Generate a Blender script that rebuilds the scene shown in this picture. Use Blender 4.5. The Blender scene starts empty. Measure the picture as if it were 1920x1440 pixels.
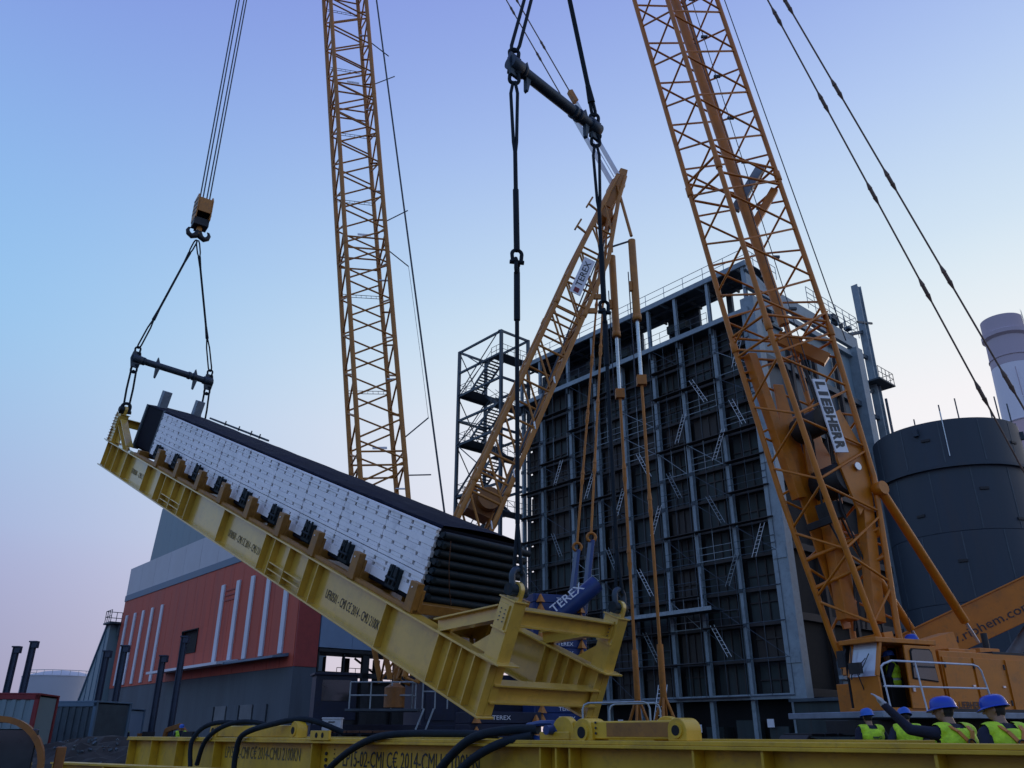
import bpy, bmesh, math, random
from mathutils import Matrix, Vector, Euler
random.seed(7)
S = bpy.context.scene
COL = S.collection
R = math.radians
V = Vector

# ------------------------------------------------------------------ camera
cd = bpy.data.cameras.new('camera'); cam = bpy.data.objects.new('camera', cd); COL.objects.link(cam)
cam.location = (0, 0, 1.4)
cam.rotation_euler = (R(90) + math.atan(655 / 1510), 0, 0)
cd.sensor_width = 36; cd.lens = 1510 / 1920 * 36
cd.clip_start = .1; cd.clip_end = 4000
S.camera = cam
S.render.resolution_x, S.render.resolution_y = 1024, 768
S.render.engine = 'CYCLES'; S.cycles.max_bounces = 5; S.cycles.diffuse_bounces = 3; S.cycles.glossy_bounces = 2; S.cycles.transmission_bounces = 2

# ------------------------------------------------------------------ dusk sky
SUN_AZ, SUN_EL = 42.0, 4.0          # degrees right of the view direction, above the horizon
W = bpy.data.worlds.new('World'); S.world = W; W.use_nodes = True
nt = W.node_tree; nt.nodes.clear()
def N(t, **k):
    n = nt.nodes.new(t)
    for a, b in k.items(): setattr(n, a, b)
    return n
out = N('ShaderNodeOutputWorld'); bg = N('ShaderNodeBackground')
sky = N('ShaderNodeTexSky', sky_type='NISHITA', sun_disc=False)
sky.sun_elevation = R(SUN_EL); sky.sun_rotation = R(SUN_AZ); sky.altitude = 50
sky.air_density = 1.0; sky.dust_density = 1.5; sky.ozone_density = 3.0
bg.inputs['Strength'].default_value = .15
# smooth twilight haze: lilac low away from the sun, pinkish white low towards it
tc = N('ShaderNodeTexCoord'); sep = N('ShaderNodeSeparateXYZ')
nt.links.new(tc.outputs['Generated'], sep.inputs[0])
dot = N('ShaderNodeVectorMath', operation='DOT_PRODUCT')
nt.links.new(tc.outputs['Generated'], dot.inputs[0])
dot.inputs[1].default_value = (math.sin(R(SUN_AZ)), math.cos(R(SUN_AZ)), .06)
az = N('ShaderNodeMapRange', interpolation_type='SMOOTHSTEP')
az.inputs['From Min'].default_value = .08; az.inputs['From Max'].default_value = .96
nt.links.new(dot.outputs['Value'], az.inputs['Value'])
def ramp(stops):
    r = N('ShaderNodeValToRGB'); e = r.color_ramp.elements
    while len(e) < len(stops): e.new(.5)
    for el, (p, c) in zip(e, stops): el.position = p; el.color = (*c, 1)
    r.color_ramp.interpolation = 'B_SPLINE'
    nt.links.new(sep.outputs['Z'], r.inputs[0]); return r
HAZE_FAR = ramp([(0, (.28, .28, .48)), (.10, (.35, .36, .60)), (.20, (.40, .46, .76)), (.42, (.34, .72, 1.04)), (.72, (.25, .31, .84)), (1, (.20, .24, .70))])
HAZE_SUN = ramp([(0, (1.0, .80, .85)), (.14, (1.06, .93, 1.0)), (.34, (1.05, 1.0, 1.06)), (.50, (.74, .93, 1.06)), (.74, (.34, .47, .96)), (1, (.20, .24, .70))])
mixc = N('ShaderNodeMix', data_type='RGBA')
nt.links.new(az.outputs[0], mixc.inputs['Factor'])
nt.links.new(HAZE_FAR.outputs[0], mixc.inputs['A']); nt.links.new(HAZE_SUN.outputs[0], mixc.inputs['B'])
sc = N('ShaderNodeVectorMath', operation='SCALE'); sc.inputs['Scale'].default_value = 1 / .15
nt.links.new(mixc.outputs['Result'], sc.inputs[0])
mix2 = N('ShaderNodeMix', data_type='RGBA'); mix2.inputs['Factor'].default_value = .86
nt.links.new(sky.outputs[0], mix2.inputs['A']); nt.links.new(sc.outputs[0], mix2.inputs['B'])
nt.links.new(mix2.outputs['Result'], bg.inputs['Color']); nt.links.new(bg.outputs[0], out.inputs[0])
# ------------------------------------------------------------------ low sun behind haze
sd = bpy.data.lights.new('sun', 'SUN'); sun = bpy.data.objects.new('sun', sd); COL.objects.link(sun)
sd.energy = .5; sd.angle = R(12); sd.color = (1, .82, .68)
sv = V((math.sin(R(SUN_AZ)) * math.cos(R(SUN_EL)), math.cos(R(SUN_AZ)) * math.cos(R(SUN_EL)), math.sin(R(SUN_EL))))
sun.rotation_euler = sv.to_track_quat('Z', 'Y').to_euler()
S.view_settings.view_transform = 'Standard'; S.view_settings.look = 'None'
S.view_settings.exposure = 0; S.view_settings.gamma = 1

# ------------------------------------------------------------------ materials
MATS = {}
def mat(name, col, rough=.6, metal=0., spec=.5, var=.12, scale=3.0, bump=0., bscale=40., dirt=None, coat=0., streak=False, emit=None):
    m = bpy.data.materials.new(name); m.use_nodes = True; t = m.node_tree; p = t.nodes['Principled BSDF']
    p.inputs['Roughness'].default_value = rough; p.inputs['Metallic'].default_value = metal
    p.inputs['Specular IOR Level'].default_value = spec
    p.inputs['Coat Weight'].default_value = coat; p.inputs['Coat Roughness'].default_value = .15
    tc = t.nodes.new('ShaderNodeNewGeometry')
    mp = t.nodes.new('ShaderNodeMapping'); t.links.new(tc.outputs['Position'], mp.inputs[0])
    if streak: mp.inputs['Scale'].default_value = (1, 1, .12)
    nz = t.nodes.new('ShaderNodeTexNoise'); nz.inputs['Scale'].default_value = scale; nz.inputs['Detail'].default_value = 3
    nz.inputs['Roughness'].default_value = .65
    t.links.new(mp.outputs[0], nz.inputs['Vector'])
    r = t.nodes.new('ShaderNodeValToRGB'); e = r.color_ramp.elements
    e[0].position = .32; e[1].position = .68
    e[0].color = (*[c * (1 - var) for c in col], 1); e[1].color = (*[min(1, c * (1 + var)) for c in col], 1)
    t.links.new(nz.outputs[0], r.inputs[0])
    last = r.outputs[0]
    if dirt:
        n2 = t.nodes.new('ShaderNodeTexNoise'); n2.inputs['Scale'].default_value = scale * 2.3; n2.inputs['Detail'].default_value = 4
        n2.inputs['Roughness'].default_value = .75; t.links.new(mp.outputs[0], n2.inputs['Vector'])
        r2 = t.nodes.new('ShaderNodeValToRGB'); r2.color_ramp.elements[0].position = .52; r2.color_ramp.elements[1].position = .72
        t.links.new(n2.outputs[0], r2.inputs[0])
        mx = t.nodes.new('ShaderNodeMix'); mx.data_type = 'RGBA'; mx.inputs['B'].default_value = (*dirt, 1)
        ml = t.nodes.new('ShaderNodeMath'); ml.operation = 'MULTIPLY'; ml.inputs[1].default_value = .55
        t.links.new(r2.outputs[0], ml.inputs[0]); t.links.new(ml.outputs[0], mx.inputs['Factor'])
        t.links.new(last, mx.inputs['A']); last = mx.outputs['Result']
    t.links.new(last, p.inputs['Base Color'])
    rr = t.nodes.new('ShaderNodeMapRange'); rr.inputs['To Min'].default_value = max(0, rough - .1); rr.inputs['To Max'].default_value = min(1, rough + .12)
    t.links.new(nz.outputs[0], rr.inputs[0]); t.links.new(rr.outputs[0], p.inputs['Roughness'])
    if bump:
        n3 = t.nodes.new('ShaderNodeTexNoise'); n3.inputs['Scale'].default_value = bscale; n3.inputs['Detail'].default_value = 2
        t.links.new(tc.outputs['Position'], n3.inputs['Vector'])
        b = t.nodes.new('ShaderNodeBump'); b.inputs['Strength'].default_value = bump; b.inputs['Distance'].default_value = .02
        t.links.new(n3.outputs[0], b.inputs['Height']); t.links.new(b.outputs[0], p.inputs['Normal'])
    if emit:
        p.inputs['Emission Color'].default_value = (*emit[0], 1); p.inputs['Emission Strength'].default_value = emit[1]
    MATS[name] = m; return m
Y_PAINT = mat('yellow_paint', (.66, .42, .06), .34, spec=.6, coat=.8, var=.12, scale=1.2, dirt=(.42, .26, .06), bump=.12)
Y_FRONT = mat('yellow_beam_paint', (.62, .38, .02), .42, var=.16, scale=1.5, dirt=(.30, .18, .04), bump=.12)
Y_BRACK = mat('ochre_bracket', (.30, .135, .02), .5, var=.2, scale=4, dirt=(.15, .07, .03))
O_LIEB = mat('orange_crane_paint', (.56, .172, .004), .42, var=.1, scale=1.5, dirt=(.25, .10, .02), bump=.08)
O_TEREX = mat('amber_crane_paint', (.45, .185, .026), .5, var=.12, scale=1.5, dirt=(.22, .11, .05), bump=.08)
O_RIG = mat('orange_pendant', (.44, .16, .015), .55, var=.15, scale=3, dirt=(.2, .08, .03))
BLUE = mat('blue_crane_paint', (.006, .035, .15), .4, var=.15, scale=2, dirt=(.02, .04, .12))
NAVY = mat('navy_machine', (.007, .014, .04), .5, var=.2, scale=2, dirt=(.02, .02, .03))
STEEL = mat('galvanised_steel', (.25, .32, .35), .5, spec=.5, var=.15, scale=1.0, dirt=(.12, .15, .16))
STEEL_D = mat('dark_steel', (.055, .08, .098), .55, var=.25, scale=1.2, dirt=(.04, .04, .04))
CASING = mat('boiler_casing', (.036, .052, .052), .75, var=.35, scale=.7, dirt=(.05, .035, .025), streak=True)  # base colour lifted to imitate distance haze over the boiler
CASING2 = mat('boiler_casing_brown', (.055, .050, .044), .75, var=.3, scale=.7, dirt=(.02, .02, .02), streak=True)
GIRT = mat('dark_girt', (.042, .036, .034), .7, var=.3, scale=1)  # girt tone raised for the same painted-in haze
SCAF = mat('scaffold_tube', (.30, .36, .38), .45, var=.2, scale=6)
WHITE_ST = mat('bright_ladder_steel', (.75, .80, .80), .35, var=.1)
PEND = mat('weathered_pendant', (.15, .10, .075), .6, var=.25, scale=3, dirt=(.08, .05, .04))
PANEL = mat('white_insulation', (.93, .92, .92), .45, var=.06, scale=.8, dirt=(.55, .56, .60))
BLACKB = mat('bundle_black', (.008, .010, .018), .8, spec=.15, var=.3, scale=2)
COVER = mat('bundle_cover', (.010, .012, .024), .85, spec=.12, var=.3, scale=.8, dirt=(.04, .045, .06), bump=.2, bscale=3)
PIPE = mat('header_pipe', (.010, .020, .026), .6, spec=.25, var=.3, scale=3, dirt=(.05, .035, .025))
RIG = mat('black_rigging', (.010, .018, .026), .75, spec=.25, var=.3, scale=8, bump=.3, bscale=120)
RIG_P = mat('spreader_blue_black', (.022, .042, .062), .5, var=.25, scale=4)
ROPE = mat('wire_rope', (.05, .07, .085), .55, var=.2, scale=10)
SILVER = mat('silver_rod', (.62, .64, .68), .25, metal=.6, var=.08)
SIGNW = mat('sign_white', (.78, .80, .82), .4, var=.05)
LETTER = mat('letter_black', (.022, .024, .03), .5, var=.1)
LETTER_F = mat('letter_faded', (.13, .11, .06), .6, var=.3, scale=12)
LETTER_W = mat('letter_white', (.75, .78, .82), .5, var=.05)
RED = mat('red_cladding', (.50, .080, .040), .6, var=.12, scale=.35, dirt=(.26, .05, .045), streak=True)
REDD = mat('red_trim', (.34, .05, .04), .6)
WHITEC = mat('white_cladding', (.50, .51, .53), .55, var=.06, scale=.4)
BLUEBAND = mat('blue_grey_band', (.10, .17, .24), .5, var=.1, scale=.5)
GREYBASE = mat('grey_base_wall', (.085, .105, .125), .75, var=.18, scale=.5, dirt=(.06, .07, .08), streak=True, bump=.2, bscale=6)
GREYTOW = mat('grey_cladding', (.19, .27, .30), .55, var=.08, scale=.3, streak=True)
STRIPE = mat('pale_window_strip', (.55, .62, .68), .3, var=.06, scale=.6)
PALEBLUE = mat('pale_blue_panel', (.20, .29, .40), .45, var=.08, scale=.5)
TANKD = mat('dark_tank', (.026, .042, .060), .55, var=.2, scale=.25, dirt=(.05, .05, .055), streak=True)
CHIM_R = mat('chimney_red', (.68, .48, .49), .8, var=.06, scale=.1, streak=True)  # pale distance haze is mixed into all the chimney colours
CHIM_T = mat('chimney_top', (.52, .44, .48), .8, var=.06, scale=.1, streak=True)
CHIM_W = mat('chimney_white', (.82, .79, .82), .8, var=.05, scale=.1, streak=True)
WTANK = mat('white_tank', (.45, .46, .50), .6, var=.05, scale=.1)  # tank white greyed to paint in the haze of distance
DIRT = mat('dark_earth', (.032, .030, .028), .9, var=.5, scale=.5, dirt=(.06, .055, .05), bump=.8, bscale=3)
DARK = mat('dark_machine', (.016, .018, .02), .6, var=.3, scale=3, dirt=(.04, .03, .02))
RUST = mat('rusty_steel', (.10, .045, .022), .75, var=.35, scale=2.5, dirt=(.04, .02, .015))
GLASS = mat('window_glass', (.55, .58, .64), .08, spec=1.0, var=.1, scale=1.2)  # pale base colour stands in for bright sky mirrored in the windscreen
GLASSD = mat('dark_glass', (.02, .03, .035), .08, spec=.8, var=.3, scale=2)
BLACK = mat('black_void', (.006, .007, .008), .8, var=.2)
GREYD = mat('grey_deck', (.20, .25, .30), .5, var=.15)
WHITEP = mat('white_paint', (.62, .66, .70), .4, var=.1)
HIVIS = mat('hivis_vest', (.50, .78, .02), .65, var=.22, scale=9, bump=1.0, bscale=12, dirt=(.28, .42, .04))
REFL = mat('reflective_tape', (.42, .48, .44), .3, var=.08)
CLOTH = mat('navy_work_cloth', (.010, .013, .028), .85, var=.3, scale=8, bump=.5, bscale=14)
SKIN = mat('skin', (.30, .17, .11), .55, var=.1, scale=12)
GLOVE = mat('pale_glove', (.36, .38, .38), .7, var=.1)
HELMET = mat('blue_helmet', (.008, .055, .42), .32, spec=.45, var=.08, scale=4)
STRAP = mat('orange_harness', (.55, .20, .03), .6, var=.15)
BOOT = mat('black_boot', (.012, .011, .01), .6)
HAIR = mat('dark_hair', (.012, .009, .007), .7)
MESHY = mat('machine_orange', (.26, .10, .015), .45, var=.2, scale=3, dirt=(.12, .05, .02))
CONCRETE = mat('grey_concrete', (.16, .17, .18), .8, var=.15, scale=.6)
REDC = mat('red_container', (.22, .02, .025), .55, var=.2)

# ------------------------------------------------------------------ builders
INV = {}
def link(o, parent=None, M=None):
    """place o with matrix M given in the frame of its top-level thing"""
    COL.objects.link(o)
    M = M or Matrix.Identity(4)
    o.matrix_basis = M
    if parent is not None:
        o.parent = parent
        if parent.parent is not None: o.matrix_parent_inverse = parent.matrix_basis.inverted()
    return o
def thing(name, label, cat, base=(0, 0, 0), rot=None, group=None):
    o = bpy.data.objects.new(name, None); COL.objects.link(o); o.empty_display_size = .3
    M = Matrix.Translation(V(base))
    if rot is not None: M = M @ rot.to_4x4()
    o.matrix_basis = M
    tag(o, label, cat, group); return o
def tag(o, label=None, cat=None, group=None, kind=None):
    if label: o['label'] = label
    if cat: o['category'] = cat
    if group: o['group'] = group
    if kind: o['kind'] = kind
    return o
def axes(x, y, z): return Matrix((x, y, z)).transposed()
def dirmat(d, up=V((0, 0, 1))):
    z = V(d).normalized(); u = V(up)
    if abs(z.dot(u.normalized())) > .98: u = V((1, 0, 0)) if abs(z.x) < .9 else V((0, 1, 0))
    x = u.cross(z).normalized(); y = z.cross(x)
    return axes(x, y, z)           # y is the one nearest 'up'
CACHE = {}
def unit_cyl(m, n=10, smooth=True):
    k = ('cyl', m.name, n)
    if k not in CACHE:
        me = bpy.data.meshes.new('rod'); bm = bmesh.new()
        bmesh.ops.create_cone(bm, cap_ends=True, segments=n, radius1=1, radius2=1, depth=1, matrix=Matrix.Translation((0, 0, .5)))
        for f in bm.faces: f.smooth = len(f.verts) == 4
        bm.to_mesh(me); bm.free(); me.materials.append(m); CACHE[k] = me
    return CACHE[k]
def box_mesh(sx, sy, sz, m, bev=None):
    k = ('box', round(sx, 3), round(sy, 3), round(sz, 3), m.name, bev)
    if k not in CACHE:
        me = bpy.data.meshes.new('block'); bm = bmesh.new()
        bmesh.ops.create_cube(bm, size=1, matrix=Matrix.Diagonal((sx, sy, sz, 1)))
        b = min(.012, .12 * min(sx, sy, sz)) if bev is None else bev
        if b > 0: bmesh.ops.bevel(bm, geom=bm.edges[:], offset=b, segments=1, affect='EDGES')
        bm.to_mesh(me); bm.free(); me.materials.append(m); CACHE[k] = me
    return CACHE[k]
def tube(parent, name, p0, p1, r, m, n=10, off=V((0, 0, 0))):
    p0 = V(p0) - off; p1 = V(p1) - off; d = p1 - p0
    o = bpy.data.objects.new(name, unit_cyl(m, n))
    M = Matrix.Translation(p0) @ dirmat(d).to_4x4() @ Matrix.Diagonal((r, r, d.length, 1))
    return link(o, parent, M)
def box(parent, name, c, s, m, rot=None, off=V((0, 0, 0)), bev=None):
    o = bpy.data.objects.new(name, box_mesh(*s, m, bev))
    M = Matrix.Translation(V(c) - off)
    if rot is not None: M = M @ rot.to_4x4()
    return link(o, parent, M)
def bar(parent, name, p0, p1, w, h, m, up=V((0, 0, 1)), off=V((0, 0, 0))):
    """box-section bar p0->p1, h along 'up'"""
    p0 = V(p0) - off; p1 = V(p1) - off; d = p1 - p0
    o = bpy.data.objects.new(name, box_mesh(w, h, d.length, m))
    return link(o, parent, Matrix.Translation((p0 + p1) / 2) @ dirmat(d, up).to_4x4())
def raw(parent, name, verts, faces, m, off=V((0, 0, 0)), smooth=False, bev=0.):
    me = bpy.data.meshes.new(name); me.from_pydata([tuple(V(v) - off) for v in verts], [], faces)
    bm = bmesh.new(); bm.from_mesh(me); bmesh.ops.recalc_face_normals(bm, faces=bm.faces)
    if bev: bmesh.ops.bevel(bm, geom=bm.edges[:], offset=bev, segments=1, affect='EDGES')
    bm.to_mesh(me); bm.free()
    if smooth: me.shade_smooth()
    for mm in (m if isinstance(m, (list, tuple)) else [m]): me.materials.append(mm)
    return link(bpy.data.objects.new(name, me), parent)
def extrude(parent, name, poly, o, ex, ey, thick, m, off=V((0, 0, 0)), bev=0.):
    """poly (2-D points) in the plane o+ex*u+ey*v, extruded 'thick' along ex x ey, centred"""
    ex = V(ex).normalized(); ey = V(ey).normalized(); ez = ex.cross(ey); o = V(o); n = len(poly)
    vs = [o + ex * a + ey * b + ez * (thick / 2) for a, b in poly] + [o + ex * a + ey * b - ez * (thick / 2) for a, b in poly]
    fs = [list(range(n)), list(range(2 * n - 1, n - 1, -1))] + [[i, (i + 1) % n, n + (i + 1) % n, n + i] for i in range(n)]
    return raw(parent, name, vs, fs, m, off, bev=bev)
def ibeam(parent, name, p0, p1, h, w, tf, tw, m, up=V((0, 0, 1)), off=V((0, 0, 0))):
    """I-section from p0 to p1, its depth h centred on the line, along 'up'"""
    p0 = V(p0) - off; p1 = V(p1) - off; M = dirmat(p1 - p0, up); x = M.col[0]; y = M.col[1]
    a, b, c, d = w / 2, h / 2, tw / 2, h / 2 - tf
    P = [(-a, -b), (a, -b), (a, -d), (c, -d), (c, d), (a, d), (a, b), (-a, b), (-a, d), (-c, d), (-c, -d), (-a, -d)]
    vs = [p0 + x * u + y * v for u, v in P] + [p1 + x * u + y * v for u, v in P]
    n = 12
    fs = [[i, (i + 1) % n, n + (i + 1) % n, n + i] for i in range(n)]
    for k in (0, n): fs += [[k + 0, k + 1, k + 2, k + 11], [k + 3, k + 4, k + 9, k + 10], [k + 5, k + 6, k + 7, k + 8]]
    fs[n] = [0, 1, 2, 3, 10, 11]; fs[n + 1] = [3, 4, 9, 10]; fs[n + 2] = [4, 5, 6, 7, 8, 9]
    fs[n + 3] = [n + i for i in (0, 1, 2, 3, 10, 11)]; fs[n + 4] = [n + i for i in (3, 4, 9, 10)]; fs[n + 5] = [n + i for i in (4, 5, 6, 7, 8, 9)]
    return raw(parent, name, vs, fs, m)
class MB:
    """collects tubes and boxes that belong to ONE part"""
    def __init__(s): s.v = []; s.f = []
    def tube(s, p0, p1, r, n=6, r2=None):
        p0 = V(p0); p1 = V(p1)
        if (p1 - p0).length < 1e-6: return s
        M = dirmat(p1 - p0); x = M.col[0]; y = M.col[1]; b = len(s.v); r2 = r if r2 is None else r2
        for p, q in ((p0, r), (p1, r2)):
            for i in range(n):
                a = 2 * math.pi * i / n; s.v.append(p + x * (q * math.cos(a)) + y * (q * math.sin(a)))
        s.f += [[b + i, b + (i + 1) % n, b + n + (i + 1) % n, b + n + i] for i in range(n)]
        s.f += [[b + i for i in range(n)][::-1], [b + n + i for i in range(n)]]; return s
    def path(s, pts, r, n=6, closed=False):
        pts = [V(p) for p in pts]; k = len(pts); b = len(s.v); px = None
        for i, p in enumerate(pts):
            if closed: d = pts[(i + 1) % k] - pts[i - 1]
            else: d = pts[min(i + 1, k - 1)] - pts[max(i - 1, 0)]
            d.normalize()
            if px is None: px = dirmat(d).col[0].copy()
            x = (px - d * px.dot(d)).normalized(); y = d.cross(x); px = x
            rr = r[i] if isinstance(r, (list, tuple)) else r
            for j in range(n):
                a = 2 * math.pi * j / n; s.v.append(p + x * (rr * math.cos(a)) + y * (rr * math.sin(a)))
        for i in range(k if closed else k - 1):
            c = b + i * n; e = b + ((i + 1) % k) * n
            s.f += [[c + j, c + (j + 1) % n, e + (j + 1) % n, e + j] for j in range(n)]
        if not closed: s.f += [[b + j for j in range(n)][::-1], [b + (k - 1) * n + j for j in range(n)]]
        return s
    def box(s, c, sz, rot=None):
        b = len(s.v); c = V(c)
        for i in (-.5, .5):
            for j in (-.5, .5):
                for k in (-.5, .5):
                    v = V((i * sz[0], j * sz[1], k * sz[2])); s.v.append(c + (rot @ v if rot is not None else v))
        s.f += [[b + q for q in f] for f in ((0, 1, 3, 2), (4, 6, 7, 5), (0, 4, 5, 1), (2, 3, 7, 6), (0, 2, 6, 4), (1, 5, 7, 3))]; return s
    def bar(s, p0, p1, w, h, up=V((0, 0, 1))):
        p0 = V(p0); p1 = V(p1); d = p1 - p0
        return s.box((p0 + p1) / 2, (w, h, d.length), dirmat(d, up))
    def build(s, parent, name, m, off=V((0, 0, 0)), smooth=True):
        me = bpy.data.meshes.new(name); me.from_pydata([tuple(v - off) for v in s.v], [], s.f)
        bm = bmesh.new(); bm.from_mesh(me); bmesh.ops.recalc_face_normals(bm, faces=bm.faces); bm.to_mesh(me); bm.free()
        if smooth:
            me.shade_smooth(); me.set_sharp_from_angle(angle=R(45))
        me.materials.append(m); return link(bpy.data.objects.new(name, me), parent)
TXT = {}
for body in ['UFR0501 - CMI C\u20ac 2014 - CMU 2100KN', 'UFR0501 - CMI C\u20ac 2014', 'LP15-02-CMI C\u20ac 2014-CMU 2100KN', 'TEREX', 'LIEBHERR', 'www.riphem.com'] + list('LIEBHR'):
    cu = bpy.data.curves.new('t', 'FONT'); cu.body = body; cu.extrude = .01; cu.resolution_u = 2; cu.offset = .05 if len(body) == 1 else (.008 if len(body) < 9 else 0)
    ob = bpy.data.objects.new('t', cu); COL.objects.link(ob)
    dg = bpy.context.evaluated_depsgraph_get(); TXT[body] = bpy.data.meshes.new_from_object(ob.evaluated_get(dg))
    bpy.data.objects.remove(ob); bpy.data.curves.remove(cu)
def text(parent, name, body, o, ex, ey, height, width, m, off=V((0, 0, 0)), depth=.004, align='L'):
    """lettering lying in the plane ex/ey with its lower left corner at o"""
    me = TXT[body].copy()
    xs = [v.co.x for v in me.vertices]; ys = [v.co.y for v in me.vertices]
    x0, x1, y0, y1 = min(xs), max(xs), min(ys), max(ys)
    ex = V(ex).normalized(); ey = V(ey).normalized(); ez = ex.cross(ey); o = V(o) - off
    for v in me.vertices:
        c = v.co.copy()
        v.co = o + ex * ((c.x - x0) / (x1 - x0) * width) + ey * ((c.y - y0) / (y1 - y0) * height) + ez * (c.z * depth / .02)
    me.materials.clear(); me.materials.append(m); me.name = name
    return link(bpy.data.objects.new(name, me), parent)
def railing(parent, pts, m, h=1.05, step=1.5, r=.025, off=V((0, 0, 0)), name='railing', mids=(.5,)):
    b = MB()
    for p, q in zip(pts[:-1], pts[1:]):
        p = V(p); q = V(q); n = max(1, round((q - p).length / step))
        for i in range(n + 1):
            a = p.lerp(q, i / n); b.tube(a, a + V((0, 0, h)), r, 5)
        for k in (1.0, *mids): b.tube(p + V((0, 0, h * k)), q + V((0, 0, h * k)), r, 5)
    return b.build(parent, name, m, off)
def ring(c, x, y, r, n=16, a0=0, a1=2 * math.pi, closed=False):
    c = V(c); x = V(x); y = V(y); k = n if closed else n + 1
    return [c + x * (r * math.cos(a0 + (a1 - a0) * i / n)) + y * (r * math.sin(a0 + (a1 - a0) * i / n)) for i in range(k)]

# ================================================================== SETTING
# ground: one uneven sheet to the horizon
gv = []; gf = []
gx = [-1500, -500, -200, -110] + [i * 5 - 70 for i in range(29)] + [110, 200, 500, 1500]
gy = [-200, -60] + [i * 5 - 20 for i in range(29)] + [170, 250, 500, 1000, 2500]
for y in gy:
    for x in gx:
        near = abs(x) < 75 and -25 < y < 125
        gv.append((x, y, random.uniform(-.05, .03) if near else -.05))
nx = len(gx)
for j in range(len(gy) - 1):
    for i in range(nx - 1): gf.append([j * nx + i, j * nx + i + 1, (j + 1) * nx + i + 1, (j + 1) * nx + i])
g = raw(None, 'ground', gv, gf, DIRT); tag(g, kind='structure')

D1 = V((-.657, .754, 0)).normalized(); D2 = V((D1.y, -D1.x, 0)); UP = V((0, 0, 1))
AX = axes(D2, D1, UP)          # site grid: x = D2 (to the right, away), y = D1 (to the left, away)
# ------------------------------------------------------------------ boiler house
BO = thing('boiler_house', 'huge dark boiler block with grey steel columns, scaffolding and open roof gallery', 'boiler house', (18.48, 55, 0), AX)
COLS = [0, 3.45, 6.77, 9.65, 13.2, 16.4, 19.65, 23.5, 26.2]
TIERS = [3.6 + 2.31 * k for k in range(13)]     # 3.6 .. 31.3
box(BO, 'core', (8.6, 13.2, 17.3), (15.6, 25.6, 27.4), BLACK)
for i in range(8):
    y0, y1 = COLS[i] + .24, COLS[i + 1] - .24
    for k in range(12):
        z0, z1 = TIERS[k] + .16, TIERS[k + 1] - .16
        d = random.choice([.42, .46, .5, .56, .62])
        p = box(BO, 'casing_panel', (d + .06, (y0 + y1) / 2, (z0 + z1) / 2), (.12, y1 - y0, z1 - z0), random.choice([CASING, CASING, CASING2]))
        # stiffening ribs on the panel
        b = MB(); n = 3
        for q in range(1, n + 1): b.box((d - .06, y0 + (y1 - y0) * q / (n + 1), (z0 + z1) / 2), (.12, .09, z1 - z0))
        if random.random() < .6: b.box((d - .05, (y0 + y1) / 2, z0 + random.uniform(.6, 1.4)), (.1, y1 - y0, .08))
        b.build(p, 'rib', random.choice([GIRT, CASING2]), smooth=False)
for z in TIERS[1:-1]:
    for i in range(8):
        box(BO, 'girt', (.2, (COLS[i] + COLS[i + 1]) / 2, z), (.34, COLS[i + 1] - COLS[i] - .36, .22), GIRT)
for i, y in enumerate(COLS):
    if i == 0:
        c = box(BO, 'corner_column', (-.15, -.1, 16.2), (.85, 1.15, 32.4), STEEL)
        for z in (5.9, 12.6, 19.4, 26.3): box(c, 'splice_plate', (-.6, -.1, z), (.06, 1.0, .7), STEEL)
    else:
        w = .30 if i < 8 else .26
        c = ibeam(BO, 'column', (-.12, y, 0), (-.12, y, 31.1), .36, w, .05, .04, STEEL, up=V((1, 0, 0)))
        b = MB()
        for z in TIERS: b.box((-.33, y, z), (.05, w * 1.25, .24))
        b.build(c, 'joint_plate', STEEL_D, smooth=False)
# lower beam and bracketed walkway
box(BO, 'ground_beam', (-.42, 13.1, 3.6), (.2, 26.2, .34), STEEL)
wk = box(BO, 'walkway', (-1.0, 9.8, 9.42), (1.5, 9.6, .14), STEEL_D)
box(wk, 'walkway_edge', (-1.78, 9.8, 9.42), (.06, 9.6, .28), SCAF)
for y in (6.77, 9.65, 13.2): tube(wk, 'knee_brace', (-.3, y, 12.2), (-1.7, y - 1.0, 9.5), .07, SCAF, 8)
# scaffold tubes along the tiers, ladders between them
for k, z in enumerate(TIERS[:-1]):
    for i in range(8):
        b = MB(); ya, yb = COLS[i] + .1, COLS[i + 1] - .1
        posts = [ya + (yb - ya) * f for f in (0, .5, 1)]
        for y in posts: b.tube((-.62, y, z), (-.62, y, z + 2.3), .02, 5)
        if random.random() < .5:
            for h in (.55, 1.05): b.tube((-.62, ya, z + h), (-.62, yb, z + h), .022, 5)
        b.tube((-.62, ya, z + .05), (-.62, yb, z + .05), .03, 5)
        if random.random() < .45: b.tube((-.62, ya, z), (-.62, yb, z + 2.3), .022, 5)
        o = b.build(BO, 'scaffold_bay', SCAF if random.random() < .12 else STEEL_D)
        if random.random() < .35: box(BO, 'scaffold_deck', (-.5, (COLS[i] + COLS[i + 1]) / 2, z + .02), (.6, COLS[i + 1] - COLS[i] - .02, .06), GIRT)
def ladder(parent, p0, p1, m, w=.4, side=V((0, 1, 0)), off=V((0, 0, 0)), r=.02):
    p0 = V(p0); p1 = V(p1); b = MB(); n = max(2, int((p1 - p0).length / .3))
    for s in (-.5, .5): b.tube(p0 + side * (w * s), p1 + side * (w * s), r, 5)
    for i in range(1, n): a = p0.lerp(p1, i / n); b.tube(a - side * (w / 2), a + side * (w / 2), r * .8, 5)
    return b.build(parent, 'ladder', m, off)
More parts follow.
